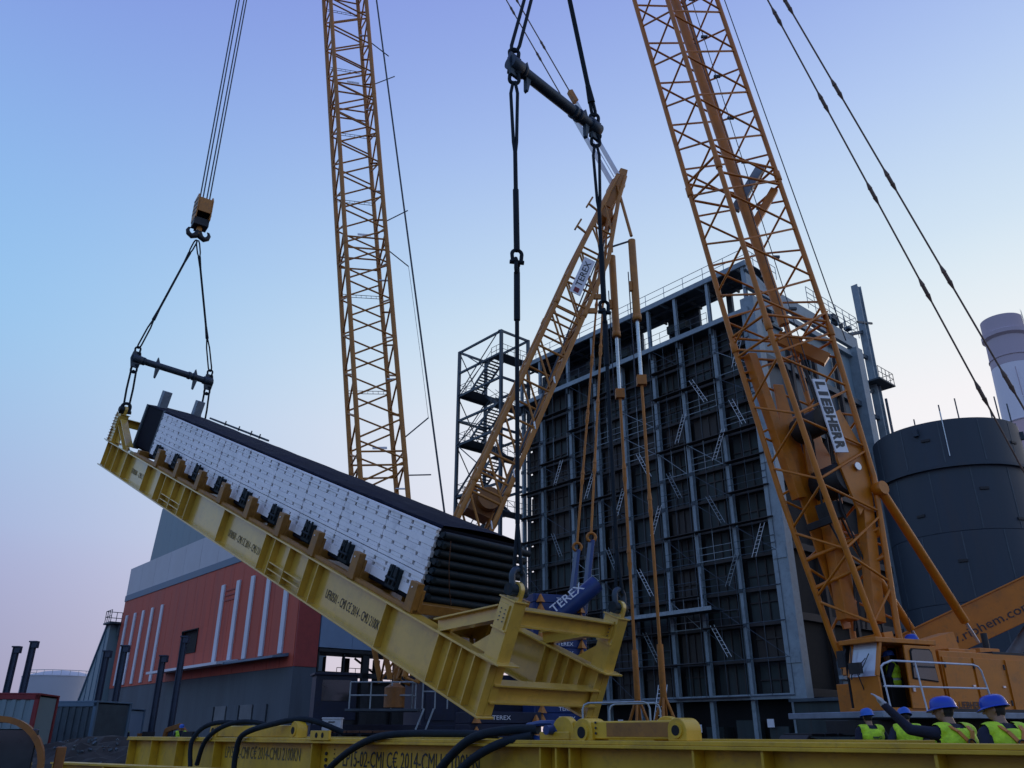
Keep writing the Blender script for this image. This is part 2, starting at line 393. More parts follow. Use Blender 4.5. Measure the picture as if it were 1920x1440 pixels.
for (y, z, dy) in [(1.6, 27, .9), (1.3, 22.3, -.9), (4.4, 25, -1.2), (4.2, 20.2, 1.1), (4.0, 15.4, -1.1), (4.2, 10.9, 1.1), (4.6, 6.2, -1.2), (7.5, 22.4, 1.0), (7.6, 18, -1.0),
                   (10.4, 20.3, -1.1), (10.6, 15.6, 1.0), (11.0, 11, -1.2), (10.8, 6.2, -1.2), (14.2, 17.8, 1.0), (14.4, 13.2, -1.0), (17.6, 20, 1.1), (20.8, 15.5, -1.0), (21.4, 22, 1.0), (1.8, 12.6, 1.0)]:
    ladder(BO, (-.75, y, z), (-.75, y - dy, z + 2.2), WHITE_ST if random.random() < .8 else SCAF, .32, V((0, 1, 0)))
ladder(BO, (-2.6, 10.2, .2), (-1.2, 10.2, 4.6), WHITE_ST, .8, V((0, 1, 0)), r=.035)
# roof gallery, open towards the camera, sky showing through two bays
fl = box(BO, 'gallery_floor', (1.9, 13.2, 31.25), (5.0, 26.6, .22), STEEL_D)
box(fl, 'gallery_edge_beam', (-.68, 13.2, 31.3), (.16, 26.8, .42), STEEL)
for y in COLS[1:]:
    box(fl, 'bracket', (-.36, y, 30.85), (.5, .12, .6), STEEL_D)
ro = box(BO, 'gallery_roof', (1.3, 12.9, 35.55), (3.5, 26.6, .10), STEEL_D)
box(ro, 'roof_edge_beam', (-.52, 12.9, 35.42), (.16, 26.6, .46), STEEL)
for q in range(14): box(ro, 'joist', (1.3, .6 + q * 1.92, 35.36), (3.3, .16, .26), STEEL_D if q % 2 else STEEL)
for x in (.7, 1.9): box(ro, 'purlin', (x, 12.9, 35.14), (.12, 26.4, .2), STEEL_D)
for y in COLS: ibeam(BO, 'gallery_post', (-.35, y, 31.5), (-.35, y, 35.2), .26, .26, .04, .03, STEEL, up=V((1, 0, 0)))
for y in COLS: box(BO, 'rear_post', (2.85, y, 33.4), (.3, .5, 4.0), STEEL_D)
for i in range(8):
    if i in (1, 3): 
        railing(BO, [(2.9, COLS[i] + .3, 31.4), (2.9, COLS[i + 1] - .3, 31.4)], STEEL_D, 1.05, 1.2)
        continue
    if i == 0: continue
    box(BO, 'rear_panel', (2.95, (COLS[i] + COLS[i + 1]) / 2, 33.45), (.12, COLS[i + 1] - COLS[i] - .1, 4.1), CASING if i % 2 else STEEL_D)
    box(BO, 'duct', (2.0, (COLS[i] + COLS[i + 1]) / 2, 33.0 + (i % 3) * .4), (1.0, 2.0, .7), CASING)
railing(BO, [(-.45, -.4, 35.62), (-.45, 26, 35.62)], STEEL, 1.15, 2.0, .028)
railing(BO, [(-.45, -.4, 35.62), (4, -.4, 35.62)], STEEL, 1.15, 1.2, .028)
railing(BO, [(-.62, 3.6, 31.5), (-.62, 26, 31.5)], STEEL_D, 1.05, 1.6, .022)
# right-hand side: corner column, end column, wall panels and beams
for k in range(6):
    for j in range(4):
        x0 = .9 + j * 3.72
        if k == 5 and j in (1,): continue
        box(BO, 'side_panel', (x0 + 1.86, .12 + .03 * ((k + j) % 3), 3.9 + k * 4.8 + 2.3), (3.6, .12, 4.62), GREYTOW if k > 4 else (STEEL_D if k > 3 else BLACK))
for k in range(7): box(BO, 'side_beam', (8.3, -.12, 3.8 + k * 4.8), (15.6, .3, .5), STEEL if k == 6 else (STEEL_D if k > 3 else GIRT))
box(BO, 'roof_girder', (8.2, -.16, 33.9), (17.6, .36, 1.25), STEEL)
box(BO, 'end_column', (16.3, -.25, 16.6), (1.1, .9, 33.2), STEEL)
for x in (4.6, 8.4, 12.2): box(BO, 'side_post', (x, -.2, 17.6), (.36, .3, 27), GIRT)
tb = bar(BO, 'side_strut', (-.4, -.2, 35.1), (5.5, -.2, 33.2), .3, .4, STEEL)
railing(BO, [(8.5, -.5, 34.55), (17.2, -.5, 34.55), (17.2, 3, 34.55)], STEEL, 2.1, 1.3, .03, mids=(.25, .5, .75))
b = MB()
for i in range(26): b.box((random.uniform(12, 17), random.uniform(-.5, 1.5), 34.6 + random.uniform(0, .9)), (random.uniform(.2, .9), random.uniform(.2, .6), random.uniform(.1, .5)))
b.build(BO, 'roof_equipment', STEEL_D, smooth=False)
box(BO, 'base_wall', (9, -.1, 1.9), (15.4, .5, 3.0), CASING)
box(BO, 'ground_floor_plant', (8.4, 13.2, 1.75), (13.6, 25.0, 3.4), BLACK)
for q in range(9): box(BO, 'pump_skid', (.4 + .3 * (q % 3), 1.8 + q * 2.7, .9 + .2 * (q % 2)), (1.2, 1.4, 1.8 + .4 * (q % 2)), CASING)
for y, z in ((2.2, 2.0), (7.9, 1.7), (11.4, 1.9), (15.1, 2.1)): box(BO, 'light_spot_board', (-.45, y, z), (.04, .5, .5), SIGNW)  # white boards stand in for small bright lights at ground level
# low annexe at the foot of the corner
an = thing('annexe_wall', 'low grey panelled wall at the foot of the boiler corner column behind crane cab', 'wall', (20.2, 52.6, 0), AX)
for i in range(4): box(an, 'panel', (1.2 + i * 2.05, 0, 3.2), (2.0, .12, 2.3), GREYTOW)
box(an, 'coping', (4.3, -.05, 4.55), (8.6, .3, .22), STEEL)
box(an, 'rail_beam', (4.3, -.08, 5.5), (8.8, .12, .1), STEEL)
for i in range(5): box(an, 'post', (.2 + i * 2.05, .1, 2.75), (.16, .2, 5.5), STEEL_D)

sd2 = thing('low_dark_shed', 'low dark plant shed on the ground between boiler and round tank', 'shed', (22.4, 50.6, 0), AX)
box(sd2, 'wall', (5, 3, 1.6), (12, 6, 3.2), CASING); box(sd2, 'roof', (5, 3, 3.3), (12.4, 6.4, .2), STEEL_D)
for i in range(5): box(sd2, 'door', (1 + i * 2.2, -.04, 1.2), (1.4, .1, 2.2), BLACK)
# ------------------------------------------------------------------ stair tower
ST = thing('stair_tower', 'open steel stair tower with landings standing left of the boiler block', 'stair tower', (-1.1, 74, 0), AX)
TW, TD, TH_ = 3.7, 7.0, 39.6
for x in (0, TW):
    for y in (0, TD): box(ST, 'post', (x, y, TH_ / 2), (.3, .3, TH_), STEEL_D)
lev = [6.8, 12.3, 17.8, 23.3, 28.8, 34.3]
for z in lev + [TH_ - .1, 31.5, 37.0]:
    for (p, q) in (((0, .15, z), (0, TD - .15, z)), ((TW, .15, z), (TW, TD - .15, z)), ((.15, 0, z), (TW - .15, 0, z)), ((.15, TD, z), (TW - .15, TD, z))):
        if z == 37.0 and p[0] != 0: continue
        bar(ST, 'beam', p, q, .18, .24, STEEL_D)
for k in range(len(lev)):
    z0 = lev[k]; z1 = lev[k + 1] if k + 1 < len(lev) else TH_
    la = box(ST, 'landing', (TW / 2, TD - 1.0, z0 + .16), (TW, 1.9, .08), STEEL_D)
    lb = box(ST, 'landing', (TW / 2, .9, (z0 + z1) / 2 + .1), (TW, 1.7, .08), STEEL_D)
    railing(la, [(.1, TD - 2.0, z0 + .2), (.1, TD - .1, z0 + .2), (TW - .1, TD - .1, z0 + .2)], STEEL_D, 1.1, .9, .03)
    railing(lb, [(.1, 1.7, (z0 + z1) / 2 + .1), (.1, .1, (z0 + z1) / 2 + .1), (TW - .1, .1, (z0 + z1) / 2 + .1)], STEEL_D, 1.1, .9, .03)
    for s, (xa, a, bb) in enumerate(((.95, z0 + .2, (z0 + z1) / 2 + .1), (2.75, z1 + .2, (z0 + z1) / 2 + .1))):
        if k == len(lev) - 1 and s == 1: continue
        b = MB()
        for w in (-.75, .75):
            b.bar((xa + w, TD - 1.9, a), (xa + w, 1.7, bb), .05, .3)
            b.tube((xa + w, TD - 1.9, a + 1), (xa + w, 1.7, bb + 1), .03, 5)
        for i in range(1, 12): f = i / 12; b.box((xa, TD - 1.9 + (1.7 - TD + 1.9) * f, a + (bb - a) * f), (1.45, .26, .05))
        b.build(ST, 'stair_flight', STEEL_D, smooth=False)
    for (x, ya, yb) in ((0, .1, TD - .1),):
        bar(ST, 'brace', (x - .1, ya, z0), (x - .1, yb, z1 if k % 2 else (z0 + z1) / 2), .08, .1, STEEL_D)
        bar(ST, 'brace', (x - .18, yb, z0), (x - .18, ya, z1 if k % 2 else (z0 + z1) / 2), .08, .1, STEEL_D)
    bar(ST, 'brace', (.1, TD + .12, z0), (TW - .1, TD + .12, z1), .08, .1, STEEL_D)
    bar(ST, 'brace', (TW - .1, TD + .2, z0), (.1, TD + .2, z1), .08, .1, STEEL_D)

# ------------------------------------------------------------------ vent pipe beside the boiler
VP = thing('vent_pipe', 'tall thin steel column with bracketed platform beside the boiler roof, left of dark tank', 'steel column', (33.2, 67.6, 0), AX)
ibeam(VP, 'column', (0, 0, 0), (0, 0, 41), .8, .62, .08, .3, STEEL, up=V((1, 0, 0)))
for z in (30.6, 24.2, 36.6): 
    if z == 30.6:
        pf = box(VP, 'platform', (.1, -.2, z), (3.0, 1.9, .16), STEEL_D)
        railing(pf, [(-1.4, -1.1, z + .1), (1.55, -1.1, z + .1), (1.55, .7, z + .1)], STEEL_D, 1.1, .7, .03)
    bar(VP, 'arm', (-3.4, .3, z - 1.9), (-.3, .1, z - .6), .25, .3, STEEL_D)
    bar(VP, 'arm', (-3.4, .3, z - 3.3), (-.3, .1, z - 3.3), .25, .35, STEEL_D)
    tube(VP, 'tie', (-3.4, .2, z), (-2.5, .2, z - 4.2), .05, STEEL_D, 6)
bar(VP, 'arm', (-1.6, -.2, 36.5), (1.5, -.2, 37.4), .15, .2, STEEL_D)
tube(VP, 'drain_pipe', (-.1, -.75, 2), (-.1, -.75, 29), .12, STEEL_D, 8)

# ------------------------------------------------------------------ dark tank
TK = thing('dark_tank', 'big round dark steel tank with rod stubs on its rim, behind the orange crane', 'tank', (28.3, 50.0, 0))
def lathe(parent, name, prof, m, c=(0, 0), n=64, smooth=True):
    vs = []; fs = []
    for r, z in prof:
        for i in range(n): a = 2 * math.pi * i / n; vs.append((c[0] + r * math.cos(a), c[1] + r * math.sin(a), z))
    for k in range(len(prof) - 1):
        for i in range(n): fs.append([k * n + i, k * n + (i + 1) % n, (k + 1) * n + (i + 1) % n, (k + 1) * n + i])
    o = raw(parent, name, vs, fs, m, smooth=smooth)
    o.data.set_sharp_from_angle(angle=R(35)); return o
TR = 4.28
for k, (z0, z1) in enumerate(((0, 4.2), (4.2, 8.2), (8.2, 12.2), (12.2, 16.15), (16.15, 19.05))):
    lathe(TK, 'shell_ring', [(TR - .02, z0 + .004), (TR, z0 + .02), (TR, z1 - .02), (TR - .02, z1 - .004)] + ([(TR - .06, z1), (TR - .06, z1 - 1.5)] if k == 4 else []), TANKD)
for k, (z0, z1) in enumerate(((4.2, 8.2), (8.2, 12.2), (12.2, 16.0), (16.3, 19.0))):
    for q in range(7):
        a = R(165 + q * 30 + 14 * (k % 2)); box(TK, 'weld_seam', ((TR + .004) * math.cos(a), (TR + .004) * math.sin(a), (z0 + z1) / 2), (.02, .07, z1 - z0 - .1), STEEL_D, Euler((0, 0, a)).to_matrix())
for a, z in ((212, 13.4), (236, 10.5), (262, 14.6), (286, 12.8), (300, 17.6), (228, 17.9)):
    a = R(a); box(TK, 'lug_pad', ((TR + .03) * math.cos(a), (TR + .03) * math.sin(a), z), (.08, .5, .16), DARK, Euler((0, 0, a)).to_matrix())
tp = box(TK, 'platform', (3.2, -4.6, 9.6), (3.6, 1.6, .3), STEEL_D); railing(tp, [(1.4, -5.3, 9.7), (5.0, -5.3, 9.7)], STEEL_D, 1.1, .9, .03)
lathe(TK, 'stiffening_ring', [(TR, 16.0), (TR + .22, 16.02), (TR + .22, 16.2), (TR, 16.22)], TANKD)
lathe(TK, 'roof', [(TR - .07, 18.1), (1.5, 18.4), (.02, 18.5)], TANKD)
for a, h in ((200, .9), (222, .5), (243, 1.1), (256, 1.4), (284, .6), (292, 1.6), (310, 1.4), (330, .5)):
    a = R(a); p = V((TR * .98 * math.cos(a), TR * .98 * math.sin(a), 18.95))
    tube(TK, 'rim_rod', p, p + V((0, 0, h)), .045, STEEL_D, 6)
a = R(243); q = V((math.cos(a) * (TR + .05), math.sin(a) * (TR + .05), 0)); tube(TK, 'bright_rod', q + V((0, 0, 16.7)), q + V((0, 0, 19.6)), .03, SILVER, 6)
for a in (222, 327):
    a = R(a); box(TK, 'lifting_ear', (TR * math.cos(a) * 1.02, TR * math.sin(a) * 1.02, 18.5), (.28, .28, .5), TANKD, Euler((0, 0, a)).to_matrix())

# ------------------------------------------------------------------ chimney
CH = thing('striped_chimney', 'tall haze-paled red and white banded chimney at the right edge', 'chimney', (83.5, 122, 0))
def rad(z): return 3.0 + (65 - z) * .028
for z0, z1, m in ((0, 28, CHIM_W), (28, 47.2, CHIM_R), (47.2, 57.2, CHIM_W), (57.2, 62.2, CHIM_T)):
    lathe(CH, 'band', [(rad(z0 + .01), z0 + .01), (rad(z1 - .01), z1 - .01)], m)
lathe(CH, 'crown', [(rad(62.3), 62.2), (3.5, 62.6), (3.5, 63.3), (3.15, 63.5), (3.12, 66.0), (2.6, 66.1), (2.5, 62)], CHIM_T)
for z in (58.6, 47.3):
    lathe(CH, 'gallery_ring', [(rad(z), z), (rad(z) + .12, z), (rad(z) + .12, z + .16), (rad(z), z + .16)], CHIM_T)
for a in (R(-20), R(-45)): ladder(CH, (3.9 * math.cos(a), 3.9 * math.sin(a), 30), (3.25 * math.cos(a), 3.25 * math.sin(a), 67), SCAF, .6, V((-math.sin(a), math.cos(a), 0)))
pl = box(CH, 'platform', (3.9, -1.2, 58.2), (1.8, 2.4, .2), CHIM_T)
railing(pl, [(4.7, -2.4, 58.3), (4.7, 0, 58.3)], SCAF, 1.2, .8, .05)
b = MB(); b.box((-1.4, -3.42, 50.6), (1.4, .1, .1)); b.box((-1.9, -3.3, 53.5), (.1, .1, 5.0)); b.build(CH, 'inspection_frame', CHIM_T)

# ------------------------------------------------------------------ red building
RB = thing('red_building', 'red clad hall with pale vertical strips, white parapet and grey base', 'building', (-14.97, 58, 0), AX)
LN = 40.2
box(RB, 'base_wall', (.9, LN / 2, 2.8), (1.7, LN, 5.6), GREYBASE)
box(RB, 'inner_wall', (1.0, LN / 2, 10.1), (1.4, LN - .1, 9.0), BLACK)
# red cladding in panels with one window hole
n = 20
for i in range(n):
    y0 = LN * i / n; y1 = LN * (i + 1) / n
    if y1 > 18.0 and y0 < 21.8:
        for (za, zb) in ((5.6, 7.72), (9.68, 14.3)): box(RB, 'cladding_panel', (.1, (y0 + y1) / 2, (za + zb) / 2), (.2, y1 - y0 - .035, zb - za), RED, bev=.003)
        if y0 < 18.05: box(RB, 'cladding_panel', (.1, (y0 + 18.05) / 2, 8.7), (.2, 18.05 - y0, 1.95), RED, bev=.003)
        if y1 > 21.7: box(RB, 'cladding_panel', (.1, (y1 + 21.7) / 2, 8.7), (.2, y1 - 21.7, 1.95), RED, bev=.003)
    else: box(RB, 'cladding_panel', (.1, (y0 + y1) / 2, 9.95), (.2, y1 - y0 - .035, 8.7), RED, bev=.003)
box(RB, 'band', (.1, LN / 2, 14.6), (.34, LN + .1, .62), BLUEBAND)
for i in range(10): box(RB, 'parapet_panel', (.1, LN * (i + .5) / 10, 16.35), (.22, LN / 10 - .035, 2.85), WHITEC, bev=.003)
box(RB, 'roof', (1.0, LN / 2, 14.75), (1.5, LN - .2, .3), CONCRETE)
wn = box(RB, 'window', (.27, 19.87, 8.7), (.06, 3.6, 1.9), BLACK)
for (c, s) in (((.02, 19.87, 7.75), (.2, 3.7, .1)), ((.02, 19.87, 9.65), (.2, 3.7, .1)), ((.02, 18.07, 8.7), (.2, .1, 1.9)), ((.02, 21.67, 8.7), (.2, .1, 1.9))): box(wn, 'frame', c, s, BLACK)
for ys, za, zb in (((2.0, 5.1, 8.0, 10.7, 13.7), 6.55, 12.75), ((28.0, 30.7, 33.3, 35.8, 38.4), 5.8, 12.7)):
    for y in ys: box(RB, 'window_strip', (-.06, y, (za + zb) / 2), (.14, .62 if y < 20 else .55, zb - za), STRIPE)
# canopy of two leaves over the doors
cp = raw(RB, 'canopy', [(-.02, 9.0, 6.3), (-1.7, 9.0, 6.15), (-1.7, 24.4, 6.15), (-.02, 24.4, 6.3), (-.02, 9.0, 6.62), (-1.7, 9.0, 6.35), (-1.7, 24.4, 6.35), (-.02, 24.4, 6.62)],
         [[0, 1, 2, 3], [4, 5, 6, 7], [0, 1, 5, 4], [1, 2, 6, 5], [2, 3, 7, 6], [3, 0, 4, 7]], STRIPE)
cp2 = raw(RB, 'canopy', [(-.02, .7, 6.3), (-1.2, .7, 6.15), (-1.2, 8.96, 6.15), (-.02, 8.96, 6.3), (-.02, .7, 6.52), (-1.2, .7, 6.3), (-1.2, 8.96, 6.3), (-.02, 8.96, 6.52)],
          [[0, 1, 2, 3], [4, 5, 6, 7], [0, 1, 5, 4], [1, 2, 6, 5], [2, 3, 7, 6], [3, 0, 4, 7]], BLUEBAND)
for i in range(5): box(RB, 'roller_door', (-.03, 4.2 + i * 2.3, 1.7), (.08, 2.0, 3.2), CONCRETE if i % 2 else GREYBASE)
b = MB()
for z in (12.0, 12.4, 12.8): b.box((-.03, 12.2, z - .6), (.06, 2.0, .12))
b.build(RB, 'louvre', REDD, smooth=False)
# right end wall
box(RB, 'end_wall', (.88, -.08, 9.95), (1.72, .14, 8.7), REDD)
box(RB, 'end_base', (.88, -.06, 2.8), (1.74, .1, 5.58), GREYBASE)
# small cantilever balcony at the far end
pf = box(RB, 'balcony', (.0, LN + 1.0, 12.1), (2.4, 2.2, .2), STEEL_D)
railing(pf, [(1.1, LN + 2.0, 12.2), (-1.1, LN + 2.0, 12.2), (-1.1, LN, 12.2)], STEEL_D, 1.2, .6, .04)
extrude(pf, 'bracket', [(0, 0), (2.0, 0), (0, -1.3)], (0, LN + .02, 12.0), (0, 1, 0), (0, 0, 1), .2, STEEL_D)
# tall grey block set back on the roof, and the leaning grey shed at the far end
GB = thing('grey_tower_block', 'tall blue grey clad block rising behind the red hall', 'building', V((-14.97, 58, 0)) + D2 * 2.2, AX)
for i in range(11): box(GB, 'cladding_panel', (.1, 18.2 + 2.0 * (i + .5), 12.5), (.2, 1.98, 25.0), GREYTOW, bev=.004)
for i in range(5): box(GB, 'side_panel', (1.2 + 2.0 * i, 18.1, 12.5), (1.99, .2, 25.0), GREYTOW, bev=.004)
box(GB, 'core', (5.3, 29.3, 12.3), (9.8, 21.8, 24.6), GREYTOW)
extrude(GB, 'sloping_end', [(40.2, 0), (46.0, 0), (41.05, 25.0), (40.2, 25.0)], (5.15, 0, 0), (0, 1, 0), (0, 0, 1), 9.9, GREYTOW)
SH = thing('sloping_grey_shed', 'blue grey shed with steeply sloping end left of the red hall', 'shed', (-42.6, 88.6, 0), AX)
raw(SH, 'wall', [(0, 0, 0), (0, 9.5, 0), (0, .8, 12.2), (0, 0, 12.2), (9, 0, 0), (9, 9.5, 0), (9, .8, 12.2), (9, 0, 12.2)],
    [[0, 1, 2, 3], [4, 5, 6, 7], [0, 1, 5, 4], [1, 2, 6, 5], [2, 3, 7, 6], [3, 0, 4, 7]], GREYTOW)
for i in range(5): bar(SH, 'standing_seam', (-.03, 1.2 + i * 1.7, .05), (-.03, 1.2 + i * 1.7 - .2, 12.0 - i * 2.3 - .6), .05, .08, BLUEBAND)
bar(SH, 'roof_edge', (-.05, 9.6, .2), (-.05, .8, 12.3), .2, .2, BLUEBAND)

# ------------------------------------------------------------------ pale blue hall with open ground floor
HL = thing('open_steel_hall', 'pale blue panelled hall on dark open steel frame beside the red hall', 'building', V((-14.97, 58, 0)) + D2 * 1.8, AX)
for i in range(5): box(HL, 'panel', (1.3 + 2.6 * i, -.1, 10.4), (2.58, .2, 6.9), PALEBLUE, bev=.004)
box(HL, 'floor_slab', (6.4, 1.6, 6.8), (12.8, 3.2, .2), STEEL_D)
box(HL, 'upper_floor', (6.5, 1.7, 10.4), (12.6, 3.0, 6.6), STEEL_D)
box(HL, 'edge_beam', (6.5, -.12, 6.76), (13, .3, .22), DARK)
for x, w in ((.05, .12), (2.1, .1), (3.9, .55), (6.6, .5), (9.2, .4), (12.6, .4)):
    for y in (0, 3.0): box(HL, 'post', (x + (.12 if y else 0), y, 3.3), (w, .3, 6.6), DARK)
box(HL, 'mid_beam', (6.4, 0, 5.2), (12.8, .3, .36), DARK); box(HL, 'mid_beam', (6.4, 3.0, 4.8), (12.8, .3, .4), DARK)
bar(HL, 'brace', (4.6, 2.7, 6.6), (6.4, 2.7, 5.6), .12, .14, DARK)
railing(HL, [(3.2, 2.8, 5.0), (12, 2.8, 5.0)], DARK, .9, .8, .025)
box(HL, 'stored_plant', (6.6, 1.6, 2.3), (11.8, 2.4, 4.6), DARK)
box(HL, 'pale_post', (.1, -.3, 2.6), (.16, .2, 5.2), CONCRETE)

# ------------------------------------------------------------------ far white storage tank
WT = thing('white_storage_tank', 'low pale storage tank far away at the left', 'tank', (-80, 152, 0))
lathe(WT, 'shell', [(6.2, 0), (6.2, 10.4)], WTANK)
lathe(WT, 'roof', [(6.25, 10.4), (6.25, 10.55), (3, 11.4), (.02, 11.7)], WTANK)
b = MB(); P = ring((0, 0, 11.4), V((1, 0, 0)), V((0, 1, 0)), 6.1, 28, closed=True); b.path(P, .05, 5, True)
for p in P: b.tube(p, p - V((0, 0, .9)), .04, 5)
b.build(WT, 'railing', SCAF)

# ------------------------------------------------------------------ dark steel posts on the left
POSTM = mat('blue_black_post', (.03, .045, .075), .6, var=.2)  # lightened and blued so the colour carries distance haze
POSTS = [((-28.3, 48.2), 5.9, 'leftmost dark steel post, cut by the left edge of the yard'), ((-27.5, 48.4), 6.2, 'dark steel post second from the left, in front of pale sky'),
         ((-23.0, 48.0), 5.65, 'dark steel post in front of the sloping grey shed'), ((-21.85, 47.6), 5.9, 'dark steel post before the left end of the red hall'),
         ((-19.8, 48.1), 5.4, 'dark steel post between the two groups of pale strips, nearer the left group'), ((-18.6, 47.7), 6.4, 'dark steel post standing below the square black window')]
for (x, y), h, lb in POSTS:
    t = thing('steel_post', lb, 'post', (x, y, 0), group='steel posts along the red hall')
    ibeam(t, 'shaft', (0, 0, 0), (0, 0, h), .28, .26, .05, .1, POSTM, up=V((1, 0, 0)))
    box(t, 'head_plate', (.03, 0, h + .03), (.44, .38, .08), POSTM); box(t, 'bolt_block', (.12, 0, h - .16), (.3, .3, .3), POSTM)

# ================================================================== TILTED LIFTING FRAME AND TUBE BUNDLE
FA = V((-.66604577, .62794383, .40257866)); FN = V((.29292123, -.27616432, .9153854)); FB = V((.68598847, .72761241, 0))
FP = V((-.24201381, 17.0, 2.69169871)); FAX = axes(FB, FA, FN)      # local x across, y along (upwards), z square to the girders
FL, FW, FH = 25.89, 3.468, 1.11
def fw(x, y, z): return FP + FB * x + FA * y + FN * z
def girder(T, x, L, H, W, m, stiff, near=-1, joints=()):
    """plate girder: flanges, web, stiffeners on both faces; near = -1 the face towards the camera"""
    g = bpy.data.objects.new('girder', None)
    g = box(T, 'girder', (x, L / 2, -H / 2), (.03, L, H - .08), m)                       # web
    box(g, 'top_flange', (x, L / 2, -.022), (W, L + .12, .044), m); box(g, 'bottom_flange', (x, L / 2 - .0, -H + .022), (W, L + .12, .044), m)
    hw = W / 2 - .02
    for y in stiff:
        for s in (-1, 1): box(g, 'stiffener', (x + s * (hw / 2 + .012), y, -H / 2), (hw, .03, H - .1), m)
    for (y0, y1, yc) in joints:
        for zz in (-.70, -.88):
            for ya, yb in ((y0, yc), (yc, y1)): box(g, 'shelf_plate', (x - hw / 2 - .012, (ya + yb) / 2, zz), (hw - .03, yb - ya - .05, .03), m)
    return g
LF = thing('tilted_lifting_frame', 'long yellow steel lifting frame hanging tilted, carrying the white tube bundle', 'lifting frame', FP, FAX)
ST_N = [.03, .52, .95, 1.3, 1.75, 3.78, 7.0, 7.55, 8.6, 9.5, 10.1, 13.1, 15.9, 16.5, 17.45, 18.4, 19.0, 20.45, 22.9, 24.1, 25.0, 25.6]
for x in (0, FW):
    girder(LF, x, FL, FH, .46, Y_PAINT, ST_N, joints=((7.6, 9.5, 8.6), (16.5, 18.4, 17.45)) if x == 0 else ())
GN = LF.children[0]
# stencilled lettering on the outer web (reads downhill)
text(GN, 'lettering', 'UFR0501 - CMI C\u20ac 2014 - CMU 2100KN', (-.02, 6.55, -.77), (0, -1, 0), (0, 0, 1), .25, 2.62, LETTER)
text(GN, 'lettering', 'UFR0501 - CMI C\u20ac 2014 - CMU 2100KN', (-.02, 12.75, -.78), (0, -1, 0), (0, 0, 1), .24, 2.6, LETTER_F)
text(GN, 'lettering', 'UFR0501 - CMI C\u20ac 2014', (-.02, 22.4, -.72), (0, -1, 0), (0, 0, 1), .22, 1.9, LETTER_F)
def lug(p, c, m, r=.17, t=.12, pin=PIPE):
    """eye plate with rounded head, pin boss through it; plane across y/z of the frame"""
    pts = [(-r, -.28)] + [(r * math.cos(a), r * math.sin(a)) for a in [math.pi * (1 - i / 12) for i in range(13)]] + [(r, -.28)]
    l = extrude(p, 'lifting_lug', pts, c, (0, 1, 0), (0, 0, 1), t, m, bev=.008)
    c = V(c); tube(p, 'pin', c - V((.26, 0, 0)), c + V((.2, 0, 0)), r * .72, pin, 16); return l
for end in (0, 1):
    for x in (0, FW):
        y = .12 if end == 0 else FL - .3; s = 1 if end == 0 else -1
        p = box(LF, 'post', (x, y, .62), (.36, .42, 1.24), Y_PAINT)
        box(p, 'cap_plate', (x, y, 1.255), (.42, .48, .03), Y_PAINT); box(p, 'foot_plate', (x, y - s * .06, .02), (.62, .64, .04), Y_PAINT)
        box(p, 'face_rib', (x - .2, y + .02, .9), (.04, .3, .5), Y_PAINT); box(p, 'face_rib', (x - .21, y, .64), (.06, .42, .04), Y_PAINT)
        for k in range(4):
            for q in (-.06, .06): tube(p, 'bolt', (x - .21, y + q, .8 + k * .08), (x - .235, y + q, .8 + k * .08), .014, STEEL_D, 6)
        lug(p, (x, y, 1.45), Y_PAINT)
        br = ibeam(LF, 'raking_strut', (x, y + s * .2, .93), (x, y + s * 1.95, .04), .3, .3, .03, .025, Y_PAINT, up=V((0, 0, 1)))
        extrude(br, 'gusset', [(0, 0), (s * .55, 0), (0, .5)], (x, y + s * .22, .045), (0, 1, 0), (0, 0, 1), .03, Y_PAINT)
        if end: 
            b = MB()
            for k in range(9): b.tube((x - .3, y + .1, .1 + k * .13), (x + .02, y + .32, .1 + k * .13), .02, 5)
            b.tube((x - .2, y + .24, 0), (x - .2, y + .24, 1.3), .03, 5); b.build(p, 'step_irons', Y_BRACK)
    y = .12 if end == 0 else FL - .3
    ibeam(LF, 'upper_cross_beam', (.18, y, .93), (FW - .18, y, .93), .36, .3, .03, .025, Y_PAINT, up=V((0, 0, 1)))
    ibeam(LF, 'lower_cross_beam', (.02, y, -.62), (FW - .02, y, -.62), .38, .34, .03, .03, Y_PAINT, up=V((0, 0, 1)))
for y in (4.5, 8.6, 13, 17.4, 22): ibeam(LF, 'lower_cross_beam', (.02, y, -.6), (FW - .02, y, -.6), .38, .3, .03, .03, Y_PAINT, up=V((0, 0, 1)))
bar(LF, 'wind_brace', (.1, .5, -.82), (FW - .1, 4.4, -.82), .12, .12, Y_PAINT); bar(LF, 'wind_brace', (FW - .1, 4.7, -.82), (.1, 8.5, -.82), .12, .12, Y_PAINT)
# cradle: sleepers, side rails, upright brackets
BRK = [3.1, 5.6, 7.68, 9.72, 11.85, 13.9, 15.9, 17.95, 20.0]
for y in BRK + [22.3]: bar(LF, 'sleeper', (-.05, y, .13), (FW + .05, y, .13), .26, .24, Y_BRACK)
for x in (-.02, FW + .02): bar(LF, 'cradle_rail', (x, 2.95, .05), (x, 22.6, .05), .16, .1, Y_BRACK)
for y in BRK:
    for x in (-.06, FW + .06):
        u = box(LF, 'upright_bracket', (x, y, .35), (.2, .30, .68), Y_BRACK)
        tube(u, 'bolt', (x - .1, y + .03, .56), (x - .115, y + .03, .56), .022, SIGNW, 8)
        box(u, 'side_plate', (x + (.13 if x < 1 else -.13), y, .3), (.08, .34, .5), Y_BRACK)

